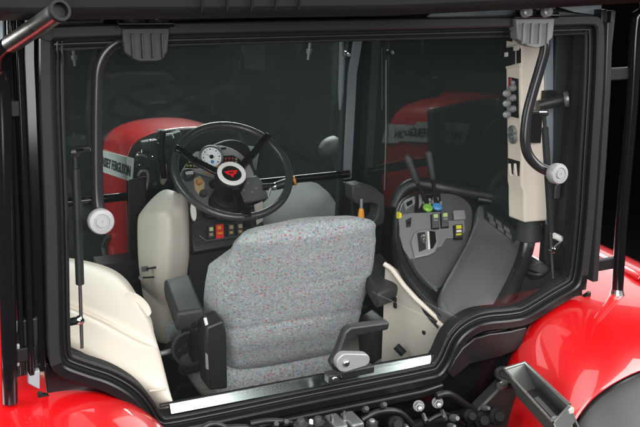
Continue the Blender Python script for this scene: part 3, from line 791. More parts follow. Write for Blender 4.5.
# beige cover left of the column
q = MB()
def CC(px, py, y): return U(px, py, 'y', y)
rows = [
    [(163, 187, 1.10), (168, 187, 1.06), (176, 189, 1.02), (184, 193, 1.02), (190, 199, 1.10)],
    [(149, 197, 1.10), (162, 198, .99), (174, 199, .95), (184, 200, .97), (191, 204, 1.10)],
    [(137, 212, 1.08), (158, 211, .95), (167, 212, .915), (184, 208, .94), (191.5, 212, 1.08)],
    [(134, 217, 1.08), (158, 216, .935), (168.5, 218, .90), (186, 217, .935), (192, 220, 1.08)],
    [(134, 238, 1.08), (158, 238, .93), (170, 238, .89), (188, 238, .93), (193, 242, 1.08)],
    [(135, 265, 1.08), (156, 266, .93), (168, 266, .89), (188, 266, .93), (193, 268, 1.08)],
    [(140, 300, 1.08), (158, 302, .94), (168, 303, .91), (184, 302, .95), (190, 304, 1.08)],
    [(152, 345, 1.08), (162, 347, .96), (170, 348, .94), (180, 348, .97), (186, 350, 1.08)]]
q.grid([[CC(*p) for p in r] for r in rows], 'beige')
o = q.build('column_cover', DASH, solid=.02, sub=2)
cr = o.data.attributes.new('crease_edge', 'FLOAT', 'EDGE')
for e in o.data.edges:
    a, b_ = e.vertices
    if a % 5 == b_ % 5 and a % 5 in (1, 3): cr.data[e.index].value = .72
    elif a % 5 == b_ % 5 and a % 5 == 2: cr.data[e.index].value = .45
    elif a // 5 == b_ // 5 and a // 5 == 2: cr.data[e.index].value = .6
q = MB(); q.rings([[CC(*p) for p in r] for r in [[(128, 180, 1.16), (146, 176, 1.16), (146, 176, 1.3), (128, 180, 1.3)], [(128, 262, 1.16), (148, 262, 1.16), (148, 262, 1.3), (128, 262, 1.3)], [(132, 330, 1.16), (152, 330, 1.16), (152, 330, 1.3), (132, 330, 1.3)]]], 'matte'); q.build('dash_side', DASH, bevel=.006)
q = MB(); a = CC(146, 269, .95); q.tube([a, CC(163, 266, .93)], .0035, 'matte', 8); q.tube([CC(139, 278, .98), CC(154, 277, .95)], .003, 'matte', 8); q.box(CC(145, 269, .96), (.022, .012, .016), 'midgrey'); q.lathe([(0, 0), (.006, 0), (.006, .02), (0, .02)], CC(140, 277, .98), (0, -1, 0), 'silver', 10); q.build('cable_clip', DASH, bevel=.001)

# parking lever with amber grip beside the seat
q = MB(); py_ = .66
outer = [(352, 186), (362, 184), (377, 189), (385, 196), (385.5, 215), (384, 224), (376, 227), (371, 224), (377, 217), (378.5, 206), (372, 203), (358, 205), (353, 200)]
q.prism([U(a, c, 'y', py_) for a, c in outer], (0, .06, 0), 'dark'); PK = q.build('parking_lever', T, bevel=.005)
q = MB(); a = U(361.5, 199, 'y', py_ - .02); c = U(361, 225, 'y', py_ - .02); q.tube([a, a.lerp(c, .38)], .005, 'silver', 10); q.tube([a.lerp(c, .36), a.lerp(c, .5), c], [.007, .010, .013], 'orange', 12); q.build('release_grip', PK)
q = MB(); q.prism([U(a, c, 'y', .74) for a, c in [(352, 186), (372, 192), (384, 214), (380, 290), (352, 290)]], (0, .08, 0), 'matte'); q.build('lever_base', PK, bevel=.006)

# ================================================================== right console
KN = V((0, -.466, .885)).normalized(); KP = V((.5, .3, 1.872))
def K(px, py, h=0): return UP(px, py, KP, KN) + KN * h
def KH(px, py, h=0): return UP(px, py, KP + KN * h, KN)
def K3(t, h=0): return [K(a, c, h) for a, c in t]
outl = [(396, 222), (397, 206), (404, 194), (420, 188.5), (440, 187.5), (462, 190), (485, 196), (505, 206), (521, 220), (527, 236), (525, 258), (516, 282), (500, 306), (482, 327), (466, 334), (450, 326), (430, 306), (412, 285), (400, 262), (395, 242)]
q = MB(); q.prism(catmull(K3(outl, -.012), 4, closed=True), KN * -.04, 'plastic'); CON = q.build('side_console', T, bevel=.012, seg=3)
core = MB(); cq = K3([(404, 220), (410, 204), (440, 196), (500, 212), (518, 236), (508, 280), (480, 316), (456, 314), (432, 298), (412, 270), (402, 246)], -.045); core.rings([cq, [V((p.x + .03, p.y + .02, 1.25)) for p in cq]], 'plastic'); core.build('console_core', CON)
# upper instrument field, lighter
q = MB(); t = [(399, 222), (400, 208), (407, 198), (424, 194), (446, 193), (460, 196), (470, 204), (473, 216), (470, 236), (461, 256), (450, 273), (440, 287), (428, 283), (414, 268), (405, 250), (400, 235)]
q.prism(catmull(K3(t), 4, closed=True), KN * -.02, 'console'); TOPP = q.build('control_field', CON, bevel=.004)
q = MB(); t = [(399, 236), (399, 216), (411, 214), (440, 213), (443, 222), (464, 221), (465, 232), (459, 238), (446, 239), (441, 247), (429, 250), (411, 262), (403, 250)]
q.prism(K3(t, .001), KN * .004, 'plate'); q.build('face_plate', TOPP, bevel=.002)
# armrest pad bulging to the right
q = MB(); cen = K(478, 270, .05)
t = [(479, 204), (490, 205), (503, 210), (516, 221), (522, 232), (522, 244), (514, 268), (502, 294), (492, 311), (476, 322), (460, 320), (445, 308), (440, 298), (443, 285), (456, 262), (467, 242), (476, 220)]
r0 = catmull([KH(a, c, .042) for a, c in t], 3, closed=True); cc = sum(r0, V((0, 0, 0))) / len(r0)
q.rings([[p - KN * .07 for p in r0], [p - KN * .016 for p in r0], [p.lerp(cc, .02) - KN * .004 for p in r0], [p.lerp(cc, .09) + KN * .004 for p in r0], [p.lerp(cc, .5) + KN * .009 for p in r0], [p.lerp(cc, .9) + KN * .010 for p in r0]], 'console')
q.build('armrest_lid', CON, ang=80)
# slotted storage recess on the lid
q = MB(); t = [(482, 209), (495, 209), (508, 216), (518, 229), (518, 240), (513, 246), (498, 235), (483, 222)]
q.prism([KH(a, c, .035) for a, c in t], KN * .0165, 'plastic')
for i in range(3):
    for j in range(2):
        x_, y_ = 487 + 8.2 * i + j * 2.0, 212 + 6.6 * i + j * 6.2
        q.prism([KH(x_, y_, .0514), KH(x_ + 6, y_ + 4.2, .0514), KH(x_ + 6.6, y_ + 8.6, .0514), KH(x_ + .6, y_ + 4.6, .0514)], KN * .0015, 'console')
q.build('grille', CON, bevel=.001)
# raised rim around the outside
q = MB(); rim = catmull([KH(*p, h + .012) for p, h in [((478, 199), .008), ((496, 202.5), .014), ((512, 211), .020), ((524, 224), .024), ((528, 238), .026), ((525, 254), .026), ((517, 276), .026), ((505, 299), .024), ((495, 315), .018), ((483, 328), .008)]], 5)
q.tube(rim, [.010 + .013 * min(1, i / 18) for i in range(len(rim))], 'plastic', 12); q.build('rim', CON)
q = MB(); rim = catmull([K(*p, .004) for p in [(397, 226), (397, 243), (402, 262), (414, 284), (432, 305), (450, 322), (466, 331)]], 5)
q.tube(rim, [.006 + .005 * min(1, i / 14) for i in range(len(rim))], 'plastic', 12)
q.build('rim', CON)
q = MB(); q.tube(catmull([K(*p, .012) for p in [(411, 262), (416, 272), (426, 284), (436, 294)]], 5), .0045, 'midgrey', 8); q.build('cable_rail', CON)
# front lever gate
q = MB(); q.prism(K3([(416, 197), (440, 195), (441, 212), (414, 213)], .001), KN * .005, 'matte'); q.prism(K3([(418, 198), (420.5, 198), (421, 207), (418, 211)], .004), KN * .012, 'silver'); GATE = q.build('lever_gate', CON, bevel=.001)
q = MB()
for (x, y) in ((429, 202), (433, 201), (429, 206), (436.5, 201), (440, 205)):
    q.box(K(x, y, .008), (.007, .007, .012), 'silver')
q.build('gate_mark', GATE, bevel=.001)
# the two levers
def lever(b0, kn0, kn1, h):
    a = K(*b0, .0); depth = a.y
    m_ = U(*kn0, 'y', depth - .005); e = U(*kn1, 'y', depth + .01)
    q_ = MB(); q_.tube([a, a.lerp(m_, .5), m_], [.0075, .006, .0065], 'matte', 12); L_ = q_.build('control_lever', CON)
    q_ = MB(); q_.tube([m_.lerp(e, -.06), m_, m_.lerp(e, .35), m_.lerp(e, .75), m_.lerp(e, .93), e], [.006, .0095, .0105, .0115, .011, .006], 'dark', 16); q_.build('grip', L_)
lever((428, 206), (417, 182), (406.5, 155.5), 0)
lever((436.5, 206), (432.5, 178), (428, 151), 0)
for (x, y, mm) in ((427, 209.5, 'green'), (436.5, 208.5, 'blue')):
    p = K(x, y, .004); q = MB(); q.lathe([(.0165, 0), (.0165, .006), (.012, .010), (0, .0105)], p, KN, mm, 24); q.build('button', CON)
q = MB()
for (x, y) in ((423.5, 204.5), (432.2, 204)):
    q.lathe([(.006, 0), (.006, .008), (0, .009)], K(x, y, .006), KN, 'silver', 12)
q.build('button', CON)
# switches
for (x, y, mk) in ((430.5, 217, 'lime'), (440, 215.8, 'lime'), (453, 228, 'yellow')):
    q = MB(); w_, h_ = (7.2, 13) if mk == 'lime' else (8, 12)
    q.prism(K3([(x - .8, y - 1), (x + w_ + .8, y - 1.6), (x + w_ + 1.2, y + h_ + .6), (x, y + h_ + 1.2)], .003), KN * .004, 'matte')
    q.prism(K3([(x + .3, y), (x + w_, y - .6), (x + w_ + .4, y + h_ - .4), (x + .8, y + h_)], .006), KN * .009, 'midgrey' if mk == 'lime' else 'dark'); o = q.build('rocker_switch', TOPP, bevel=.0015)
    q = MB(); q.prism(K3([(x + 1.6, y + 1.2), (x + w_ - 1.2, y + .8), (x + w_ - 1, y + 4.4), (x + 1.8, y + 4.8)], .0155), KN * .001, mk)
    if mk == 'yellow': q.prism(K3([(x + 1.4, y + 9.4), (x + w_ - 1, y + 9), (x + w_ - 1, y + 10.6), (x + 1.6, y + 11)], .0155), KN * .001, mk)
    q.prism(K3([(x + 1.8, y + 6), (x + w_ - 1, y + 5.6), (x + w_ - .9, y + 7.6), (x + 2, y + 8)], .0155), KN * .001, 'silver' if mk == 'lime' else 'white')
    q.build('switch_symbol', o)
q = MB(); q.prism(K3([(452, 213.5), (463.5, 213), (464.5, 221), (453, 221.6)], .004), KN * .010, 'grey'); q.build('blank_switch', TOPP, bevel=.002)
# selector gate with short lever
q = MB(); t = [(410, 245), (413, 236), (419, 232.5), (432, 232), (437, 236), (438, 246), (434, 254), (428, 257), (414, 260)]
q.prism(K3(t, .004), KN * .008, 'grey'); SEL = q.build('selector_panel', TOPP, bevel=.003)
q = MB(); q.prism(K3([(416, 236), (424, 235), (425, 252), (418, 255)], .011), KN * .003, 'dark'); q.prism(K3([(428, 234), (434, 235), (435, 245), (432, 251), (429, 252)], .011), KN * .004, 'matte')
q.prism(K3([(426, 235), (428, 234.6), (429, 252), (427, 252.5)], .011), KN * .004, 'white'); q.build('selector_slot', SEL, bevel=.001)
q = MB(); a = K(421, 245, .012); q.box(a + KN * .010, (.012, .022, .022), 'galv'); q.box(K(422, 241, .02), (.014, .012, .014), 'satin'); q.build('selector_lever', SEL, bevel=.004)
q = MB(); q.prism(K3([(403, 204), (413, 199), (414, 206), (405, 212)], .002), KN * .012, 'grey'); q.prism(K3([(405, 206), (411, 203), (411.5, 207), (406, 210)], .012), KN * .004, 'matte'); q.prism(K3([(405, 222), (411, 219), (410, 228), (406, 229)], .004), KN * .005, 'dark'); q.box(K(408, 225, .010), (.010, .010, .008), 'matte'); q.box(K(398.8, 216.5, .004), (.008, .02, .02), 'yellow'); q.build('latch', TOPP, bevel=.001)
# cup holder tray beside the pillar
q = MB(); q.prism([V(p) for p in [(.66, .27, 1.862), (.733, .27, 1.88), (.733, .05, 1.87), (.70, .045, 1.85), (.62, .05, 1.785), (.57, .06, 1.735), (.62, .15, 1.79)]], (0, 0, -.04), 'dark'); TR = q.build('side_tray', CON, bevel=.006)
q = MB(); p = V((.694, .160, 1.858)); q.lathe([(.030, -.03), (.033, .0), (.037, .006), (.035, .012), (.032, .009), (.030, -.002), (.002, -.004)], p, (-.12, -.05, 1), 'plastic', 32)
q.lathe([(.029, .0015), (0, .0015)], p, (-.12, -.05, 1), 'wall', 24)
q.build('cup_holder', TR)

# beige base under the console
q = MB()
e1 = [(388, 262), (396, 268), (408, 284), (420, 297), (443, 317.5)]
e2 = [(441, 319.5), (452, 328), (470, 342)]
def wall(es, m, lo=1.25):
    P_ = [UP(a, c, KP + KN * -.035, KN) for a, c in es]
    P_ = [p + V((-.022, -.022, .0)) for p in P_]; top = [p for p in P_]; b0 = [V((p.x - .015, p.y - .005, lo)) for p in P_]
    q.rings([[t_, t_ + V((.02, .012, 0)), b_ + V((.02, .012, 0)), b_] for t_, b_ in zip(top, b0)], m)
    return top
tpp = wall(e1, 'beige'); tp2 = wall(e2, 'beige')
q.build('console_base', CON, bevel=.002)
q = MB(); q.tube([p + V((-.004, -.004, .006)) for p in tpp], .0075, 'cream', 10); q.tube([p + V((-.004, -.004, .006)) for p in tp2], .0075, 'cream', 10); q.build('base_lip', CON)
q = MB(); p = U(425.5, 331.5, 'y', .2); q.box(p, (.022, .02, .012), 'matte'); q.tube([U(396, 346, 'y', .26), U(404, 354, 'y', .24)], .012, 'matte', 10); q.build('base_catch', CON, bevel=.002)
q = MB(); q.prism([V((.30, .02, 1.25)), V((.30, 1.1, 1.25)), V((.70, 1.1, 1.25)), V((.70, .02, 1.25))], (0, 0, .06), 'beige'); q.build('base_foot', CON, bevel=.004)

# ================================================================== left side panel (cream wheel arch cover)
def LP(px, py, z): return U(px, py, 'z', z)
rows = []
tab = [  # pixel columns from the window side to the inner edge, with heights falling to the rear
    [(44, 256, 1.62), (60, 257, 1.66), (80, 260, 1.66), (100, 264.5, 1.66), (118, 271, 1.66), (131, 283, 1.66), (139, 298, 1.66), (145, 311, 1.64)],
    [(44, 255, 1.945), (60, 256, 1.94), (80, 258.5, 1.93), (100, 263, 1.915), (116.5, 269.5, 1.90), (129.5, 281.5, 1.885), (138, 297, 1.875), (147, 312, 1.865)],
    [(44, 259, 1.955), (60, 260, 1.95), (79, 262.5, 1.94), (98, 267, 1.925), (113, 273, 1.91), (125.5, 284.5, 1.895), (134, 299, 1.882), (148, 324, 1.855)],
    [(44, 280, 1.93), (59, 282, 1.925), (77, 286, 1.915), (94, 292, 1.90), (110, 298.5, 1.888), (124, 307.5, 1.875), (136, 318, 1.862), (151, 333, 1.845)],
    [(44, 296, 1.91), (58, 299.3, 1.905), (75, 305, 1.895), (92, 312, 1.88), (108, 319.5, 1.868), (123, 328, 1.855), (137, 335.5, 1.845), (154, 343.5, 1.832)],
    [(44, 298.5, 1.888), (58, 302, 1.883), (75, 308, 1.872), (92, 315, 1.858), (107.5, 322.5, 1.846), (122.5, 331, 1.834), (136.5, 338.5, 1.824), (155, 346, 1.824)],
    [(44, 301.5, 1.902), (58, 305, 1.897), (75, 311, 1.888), (92, 318, 1.874), (107, 325.5, 1.862), (122, 334, 1.849), (136.5, 341.5, 1.838), (155.5, 349, 1.826)],
    [(44, 316, 1.875), (58, 320, 1.872), (75, 327, 1.863), (92, 335, 1.853), (108, 344, 1.84), (123, 352, 1.83), (139, 360, 1.818), (160, 367, 1.80)],
    [(44, 331, 1.834), (58, 336, 1.842), (75, 344, 1.833), (92, 353, 1.823), (109, 362, 1.812), (126, 371, 1.80), (143, 380, 1.787), (165, 388, 1.77)],
    [(44, 342, 1.80), (58, 347, 1.80), (74, 356, 1.79), (91, 366, 1.782), (109, 375, 1.773), (128, 385, 1.76), (147, 396, 1.745), (172, 408, 1.72)],
    [(44, 360, 1.72), (58, 365, 1.71), (74, 374, 1.70), (91, 384, 1.69), (109, 393, 1.68), (128, 403, 1.67), (148, 415, 1.65), (176, 430, 1.62)]]
q = MB(); rws = []
for r in tab:
    a_ = [LP(*p) for p in r]; e_ = a_[-1]
    a_ += [e_ + V((.012, .004, -.012)), e_ + V((.022, .016, -.05)), V((e_.x + .03, e_.y + .03, 1.30))]
    rws.append(a_)
q.grid(rws, 'cream')
LPN = q.build('wheel_arch_cover', T, solid=.012, sub=2)
# moulded lug on the inner edge
q = MB(); c_ = LP(134, 303, 1.868); rg = []
for i in range(9):
    t = -1 + i / 4; r_ = math.sqrt(max(0.0, 1 - t * t)) * .027 + .001
    ctr = c_ + V((.008, -.012, .0)) + V((.35, -.75, -.35)).normalized() * t * .045
    rg.append([ctr + V((math.cos(a) * r_ * .8, math.sin(a) * r_ * .55, math.sin(a) * r_ * .55)) for a in [2 * PI * j / 18 for j in range(18)]])
q.rings(rg, 'cream'); q.build('pull_lug', LPN, ang=80)
q = MB(); q.tube([LP(150, 391, 1.766), LP(166, 389, 1.775)], .0035, 'cream', 8); q.build('cover_seam', LPN)
# dark trim between the cover and the window
q = MB(); A = [U(a, c, 'y', .05) for a, c in [(58, 341), (82, 352), (105, 364), (125, 379), (140, 392), (152, 412)]]; B_ = [U(a, c, 'y', .028) for a, c in [(56, 365), (82, 375), (105, 384), (128, 396), (143, 410), (150, 425)]]
q.grid([A, B_], 'plastic'); q.build('inner_trim', CFo, solid=.006)

# ================================================================== bonnet and engine seen through the windscreen
def bsec(y, w, top, bot):
    s_ = [(-w, bot), (-w - .004, top - .30), (-w, top - .14), (-w + .010, top - .075), (-w + .04, top - .028), (-w + .09, top - .008), (-w * .35, top + .006), (0, top + .010)]
    s_ = s_ + [(-a, c) for a, c in s_[-2::-1]]
    return [V((a, y, c)) for a, c in s_]
q = MB(); q.grid([bsec(1.49, .232, 2.105, 1.45), bsec(1.5, .232, 2.105, 1.45), bsec(1.65, .232, 2.10, 1.45), bsec(1.85, .231, 2.085, 1.45), bsec(1.98, .228, 2.065, 1.44), bsec(2.06, .220, 2.03, 1.43), bsec(2.11, .205, 1.98, 1.43), bsec(2.14, .16, 1.85, 1.43)], 'red')
BON = q.build('bonnet', T, solid=.006, sub=2)
def BX(px, py, d=0): 
    p = U(px, py, 'x', -.238); return p + V((-d, 0, 0))
q = MB(); q.prism([BX(96, 148.5), BX(134.3, 158.5), BX(132.8, 182), BX(96, 169.5)], (-.003, 0, 0), 'strip'); STRIP = q.build('side_decal', BON)
def text(s, name, parent, origin, u, v, size, m, fit=None, shear=0):
    cu_ = bpy.data.curves.new(name, 'FONT'); cu_.body = s; cu_.size = 1; cu_.extrude = .01; cu_.resolution_u = 3; cu_.offset = .018
    to = bpy.data.objects.new(name, cu_); COL.objects.link(to)
    dg = bpy.context.evaluated_depsgraph_get(); me = bpy.data.meshes.new_from_object(to.evaluated_get(dg)); bpy.data.objects.remove(to)
    xs = [p.co.x for p in me.vertices]; ys = [p.co.y for p in me.vertices]; x0, x1, y0, y1 = min(xs), max(xs), min(ys), max(ys)
    u = V(u); v = V(v); n = u.cross(v).normalized(); W_ = fit or 1
    for p in me.vertices:
        c = p.co.copy(); a = (c.x - x0) / (x1 - x0); b_ = (c.y - y0) / (y1 - y0)
        p.co = V(origin) + u * a * W_ + v * b_ * size + n * (c.z * .1 + .0015)
    me.materials.clear(); me.materials.append(M[m])
    o = bpy.data.objects.new(name, me); COL.objects.link(o); o.parent = parent
    return o
e0 = BX(131.2, 176.5, .003); e1 = BX(131.8, 166, .003); f0 = BX(105, 166.5, .003); f1 = BX(105, 156.5, .003)
per = (f0 - e0) / 12.8
uu = (-per).normalized(); Wd = per.length * 15.2
text('MASSEY FERGUSON', 'lettering', STRIP, e0 - uu * Wd, uu, (e1 - e0).normalized(), (e1 - e0).length, 'ink', Wd)
# the same decal on the other flank
q = MB(); m2 = lambda p: V((-p.x, p.y, p.z))
q.prism([m2(BX(96, 148.5)), m2(BX(134.3, 158.5)), m2(BX(132.8, 182)), m2(BX(96, 169.5))], (.003, 0, 0), 'strip'); STR2 = q.build('side_decal', BON)
text('MASSEY FERGUSON', 'lettering', STR2, m2(e0), (-per.normalized().x * -1, -uu.y, -uu.z), (e1 - e0).normalized(), (e1 - e0).length, 'ink', Wd)
# engine bay end behind the bonnet
q = MB(); t = [(134.5, 160), (141, 152), (150, 141), (159, 131.5), (172, 130), (200, 128), (258, 130), (258, 230), (134, 262)]
q.prism([U(a, c, 'y', 1.475) for a, c in t], (0, .05, 0), 'matte'); ENG = q.build('engine_bulkhead', T, bevel=.006)
q = MB()
for (x, y, w_, h_, mm) in ((149, 145, 16, 10, 'plastic'), (143, 162, 14, 12, 'dark'), (160, 150, 18, 16, 'dark'), (146, 178, 18, 14, 'plastic'), (163, 172, 14, 20, 'plastic'), (141, 195, 10, 20, 'dark'), (172, 140, 20, 14, 'plastic')):
    p = U(x, y, 'y', 1.455); k_ = pxm(p); q.box(p, (w_ * k_, .04, h_ * k_), mm, Matrix.Rotation(random.uniform(-.3, .3), 3, 'Y'))
for (x, y) in ((140, 155), (152, 157), (142, 172), (155, 184), (160, 164), (144, 186)):
    p = U(x, y, 'y', 1.43); q.lathe([(.010, -.02), (.012, 0), (.008, .01), (0, .011)], p, (0, -1, 0), 'midgrey', 12)
q.build('engine_part', ENG, bevel=.004)
q = MB(); q.tube([U(159.5, 136, 'y', 1.42), U(160.5, 134, 'y', 1.42), U(172, 134, 'y', 1.42), U(173.8, 138, 'y', 1.42)], .0028, 'white', 8); q.build('bracket', ENG)
q = MB()
for (x, y, r) in ((159.8, 137, .008), (152.3, 156.4, .009), (141.5, 151.8, .009), (137, 155.5, .006), (150, 141, .006), (139.5, 165, .006)):
    q.lathe([(0, -r), (r * .8, -r * .6), (r, 0), (r * .8, r * .6), (0, r)], U(x, y, 'y', 1.425), (0, -1, 0), 'chrome', 12)
q.tube([U(136, 155.8, 'y', 1.42), U(142, 155.2, 'y', 1.42), U(147, 157, 'y', 1.42)], .004, 'silver', 8); q.tube(catmull([U(138, 176, 'y', 1.42), U(141, 171, 'y', 1.42), U(147, 172, 'y', 1.42), U(148, 180, 'y', 1.42), U(146, 190, 'y', 1.42)], 5), .006, 'silver', 10)
q.tube([U(163, 130.5, 'y', 1.40), U(161, 150, 'y', 1.40), U(164, 178, 'y', 1.40)], .012, 'matte', 10)
q.build('pipe', ENG)
q = MB(); q.prism([U(a, c, 'y', 1.40) for a, c in [(161, 166), (167, 164), (168, 180), (164, 186), (161, 184)]], (0, .02, 0), 'beige'); q.build('filter_bowl', ENG, bevel=.006)
q = MB(); q.tube([U(131, 202, 'y', 1.44), U(132.5, 230, 'y', 1.44), U(131, 262, 'y', 1.44)], .010, 'matte', 10); q.tube([U(108, 236, 'x', -.245), U(103, 246, 'x', -.245), U(106, 262, 'x', -.245)], .010, 'dark', 8); q.box(U(125, 268, 'y', 1.2), (.20, .1, .08), 'plastic'); q.build('side_pipe', ENG)
# far mudguard and lamp to the right of the bonnet
q = MB(); rg = []
for i in range(12):
    a = math.radians(-15 + i * 15); yy = 2.15 - .52 * math.cos(a); zz = 1.20 + .46 * math.sin(a)
    rg.append([V((x, yy, zz - .0 + dz)) for x, dz in ((.44, -.05), (.46, -.01), (.52, .0), (.78, .0), (.86, -.01), (.88, -.05))])
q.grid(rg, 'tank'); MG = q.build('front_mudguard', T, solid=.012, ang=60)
q = MB(); rg = []
for i in range(12):
    a = math.radians(-15 + i * 15); yy = 2.15 - .52 * math.cos(a); zz = 1.20 + .46 * math.sin(a)
    rg.append([V((-x, yy, zz - .02 + dz)) for x, dz in ((.46, -.05), (.48, -.01), (.54, .0), (.78, .0), (.86, -.01), (.88, -.05))])
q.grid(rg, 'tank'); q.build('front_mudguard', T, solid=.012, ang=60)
q = MB(); p = U(332, 145, 'y', 2.0); q.lathe([(.0, -.075), (.022, -.07), (.040, -.04), (.044, -.01), (.038, .025), (.022, .04), (0, .044)], p, (.9, .2, .35), 'dark', 26); q.tube([p, p + V((.05, .04, -.12)), p + V((.06, .05, -.5))], .016, 'matte', 10); q.build('indicator_lamp', T)
# rear view mirror beyond the right window
q = MB(); pts_ = catmull([U(a, c, 'y', 1.15) for a, c in [(406, 12), (404, 40), (402.5, 58), (404.5, 70), (411, 76), (424, 77), (434, 74), (441, 62), (445, 42), (447, 14)]], 5)
q.tube(pts_, .0075, 'silver', 10); MI = q.build('side_mirror', T)
q = MB(); q.prism([p + V((0, .01, 0)) for p in pts_], (0, .03, 0), 'matte'); q.build('mirror_shell', MI)

# ================================================================== rear fenders
def fender(s, name):
    # cross profile (x, z) at the cab wall, and how the ridge runs rearwards (y, dz)
    prof_ = [(.425, 1.50), (.445, 1.62), (.475, 1.695), (.52, 1.757), (.58, 1.802), (.66, 1.828), (.74, 1.832), (.84, 1.826), (.96, 1.815), (1.08, 1.795), (1.18, 1.765), (1.21, 1.70), (1.215, 1.6)]
    ridge = [(1.25, -.14), (1.0, -.03), (.7, .015), (.4, .025), (.15, .012), (.02, 0), (-.06, -.008), (-.14, -.026), (-.21, -.052), (-.27, -.088)]
    q_ = MB(); rg = []
    for y, dz in ridge:
        row = []
        for i, (x, z) in enumerate(prof_):
            xx = x
            if y > .03: xx = max(x, .775) if i > 2 else .775
            xx += (-.03 * max(0, -y) / .3) if i < 5 else 0
            zz = z + dz * (1.2 if i < 9 else 1)
            row.append(V((xx * s, y - (.05 * max(0, 6 - i) / 6 if y < -.2 else 0), zz)))
        rg.append(row)
    q_.grid(rg, 'red'); fo = q_.build(name, T, solid=.008, sub=2)
    last = rg[-1]
    q_ = MB(); ext = [[p + V((0, -.002, .003)) for p in last]]
    for dy, dz in ((-.05, -.035), (-.11, -.09), (-.18, -.18), (-.23, -.30), (-.25, -.45)):
        ext.append([p + V((0, dy, dz)) for p in last])
    q_.grid(ext, 'plastic'); q_.build('fender_extension', fo, solid=.006, sub=1)
    # shallow step running along the top
    q_ = MB(); st_ = []
    for (y, dz) in [(1.0, -.03), (.7, .012), (.4, .022), (.15, .012), (.06, .004)]:
        st_.append([V((x * s, y, z + dz)) for x, z in ((.99, 1.806), (1.0, 1.828), (1.03, 1.83), (1.16, 1.795), (1.2, 1.74))])
    q_.grid(st_, 'red'); q_.build('fender_step', fo, solid=.006, sub=1)
    return fo
FR = fender(1, 'rear_fender'); FL = fender(-1, 'rear_fender')
# inner wall joining fender to the cab
for s in (-1, 1):
    q = MB(); q.prism([V((x * s, .0, z)) for x, z in [(.76, 1.84), (.70, 1.81), (.58, 1.78), (.50, 1.72), (.45, 1.62), (.43, 1.25), (.76, 1.25)]], (0, .012, 0), 'matte'); q.build('mud_flap', CFo)

# grab rails standing on the fenders
def rail(s):
    q_ = MB()
    base = V((.845 * s, -.012, 1.812)) if s > 0 else V((-.822, .0, 1.815))
    if s > 0:
        pts_ = [U(617, 297, 'y', 0), U(622, 215, 'y', 0), U(631.5, 107, 'y', 0), U(637, 20, 'y', 0), V((.855, -.01, 2.60)), V((.82, -.03, 2.66)), V((.74, -.09, 2.70))]
    else:
        pts_ = [U(10, 402, 'y', 0), U(8, 300, 'y', -.005), U(5.5, 200, 'y', -.01), U(3.0, 110, 'y', -.012), U(0, 75, 'y', -.02), U(0, 58, 'y', -.05), U(6, 47.5, 'y', -.09), U(22, 36.5, 'y', -.15), U(40, 24.5, 'y', -.22), U(60, 10.5, 'y', -.30)]
    cp = catmull(pts_, 6); q_.tube(cp, .0165, 'gloss', 20, caps=(s > 0))
    o = q_.build('grab_rail', T)
    if s < 0:
        d = (cp[-1] - cp[-2]).normalized(); e = MB(); e.lathe([(.0165, -.01), (.0185, -.008), (.0185, .003), (.0135, .003), (.0130, -.02), (0, -.021)], cp[-1], d, 'matte', 24); e.build('rail_end', o)
        i0 = len(cp) - 9
        e = MB(); e.tube(cp[-17:-1], .0169, 'steel', 20, caps=False); e.build('rail_sleeve', o)
    else:
        p = cp[0]; e = MB(); e.lathe([(.016, .045), (.020, .03), (.028, .008), (.030, .0), (.030, -.01), (0, -.01)], p + V((0, 0, -.018)), (cp[1] - cp[0]), 'steel', 28); e.build('rail_socket', o)
    for (z0, w_) in ((2.47, .14), (1.915, .14)):
        e = MB()
        pp = min(cp, key=lambda p: abs(p.z - z0)); xo = .745 if z0 > 2.2 else .755
        x1 = xo * s; e.box(((pp.x + x1) / 2, pp.y + .01, pp.z), (abs(pp.x - x1), .02, .032), 'matte')
        e.build('rail_bracket', o, bevel=.003)
rail(1); rail(-1)
# left bracket box by the lower pillar
q = MB(); q.prism([U(a, c, 'y', .01) for a, c in [(14, 322), (38, 318), (38, 372), (16, 378)]], (0, .03, 0), 'plastic'); q.prism([U(a, c, 'y', .0) for a, c in [(16, 345), (20, 344), (20, 366), (16, 368)]], (0, .01, 0), 'silver'); q.prism([U(a, c, 'y', .0) for a, c in [(14.5, 322), (17.5, 321), (17.5, 333), (14.5, 335)]], (0, .01, 0), 'silver'); q.build('door_latch', CFo, bevel=.003)
q = MB(); q.prism([U(a, c, 'y', -.004) for a, c in [(28, 374), (40, 370), (40, 390), (28, 384)]], (0, .02, 0), 'trim'); q.build('pillar_foot', CFo, bevel=.003)

# ================================================================== equipment behind the cab
# grey steel channel
q = MB(); z0 = 1.745
a = U(504, 369, 'z', z0); b_ = U(525, 362.5, 'z', z0); c_ = U(570, 405, 'z', z0); d_ = U(553, 423, 'z', z0)
ud = (d_ - a).normalized(); wd = (b_ - a); dn = V((.02, -.03, -.065)); t_ = .006
nw = wd.normalized()
def slab(p0, p1, dvec, thick, m): q.prism([p0, p1, p1 + dvec, p0 + dvec], thick, m)
slab(a, d_, dn, nw * t_, 'galv')                       # near long wall
slab(b_, c_, dn, nw * -t_, 'galv')                     # far long wall
c2 = c_ + V((-.012, -.03, -.01))
slab(a + ud * .001, b_ + ud * .001, dn, ud * t_, 'galv')
slab(d_ - ud * .001, c_ - ud * .001, dn * .55, ud * -t_, 'galv')
q.prism([a + dn, b_ + dn, c_ + dn, d_ + dn], dn.normalized() * -t_, 'dark')
CH = q.build('steel_channel', T, bevel=.0022)
for p0, p1 in ((a, d_), (b_, c_), (a, b_)):
    q = MB(); q.tube([p0 + V((0, 0, .001)), p1 + V((0, 0, .001))], .0035, 'steel', 8); q.build('edge_highlight', CH)  # bright steel lines added as highlights along the channel's edges
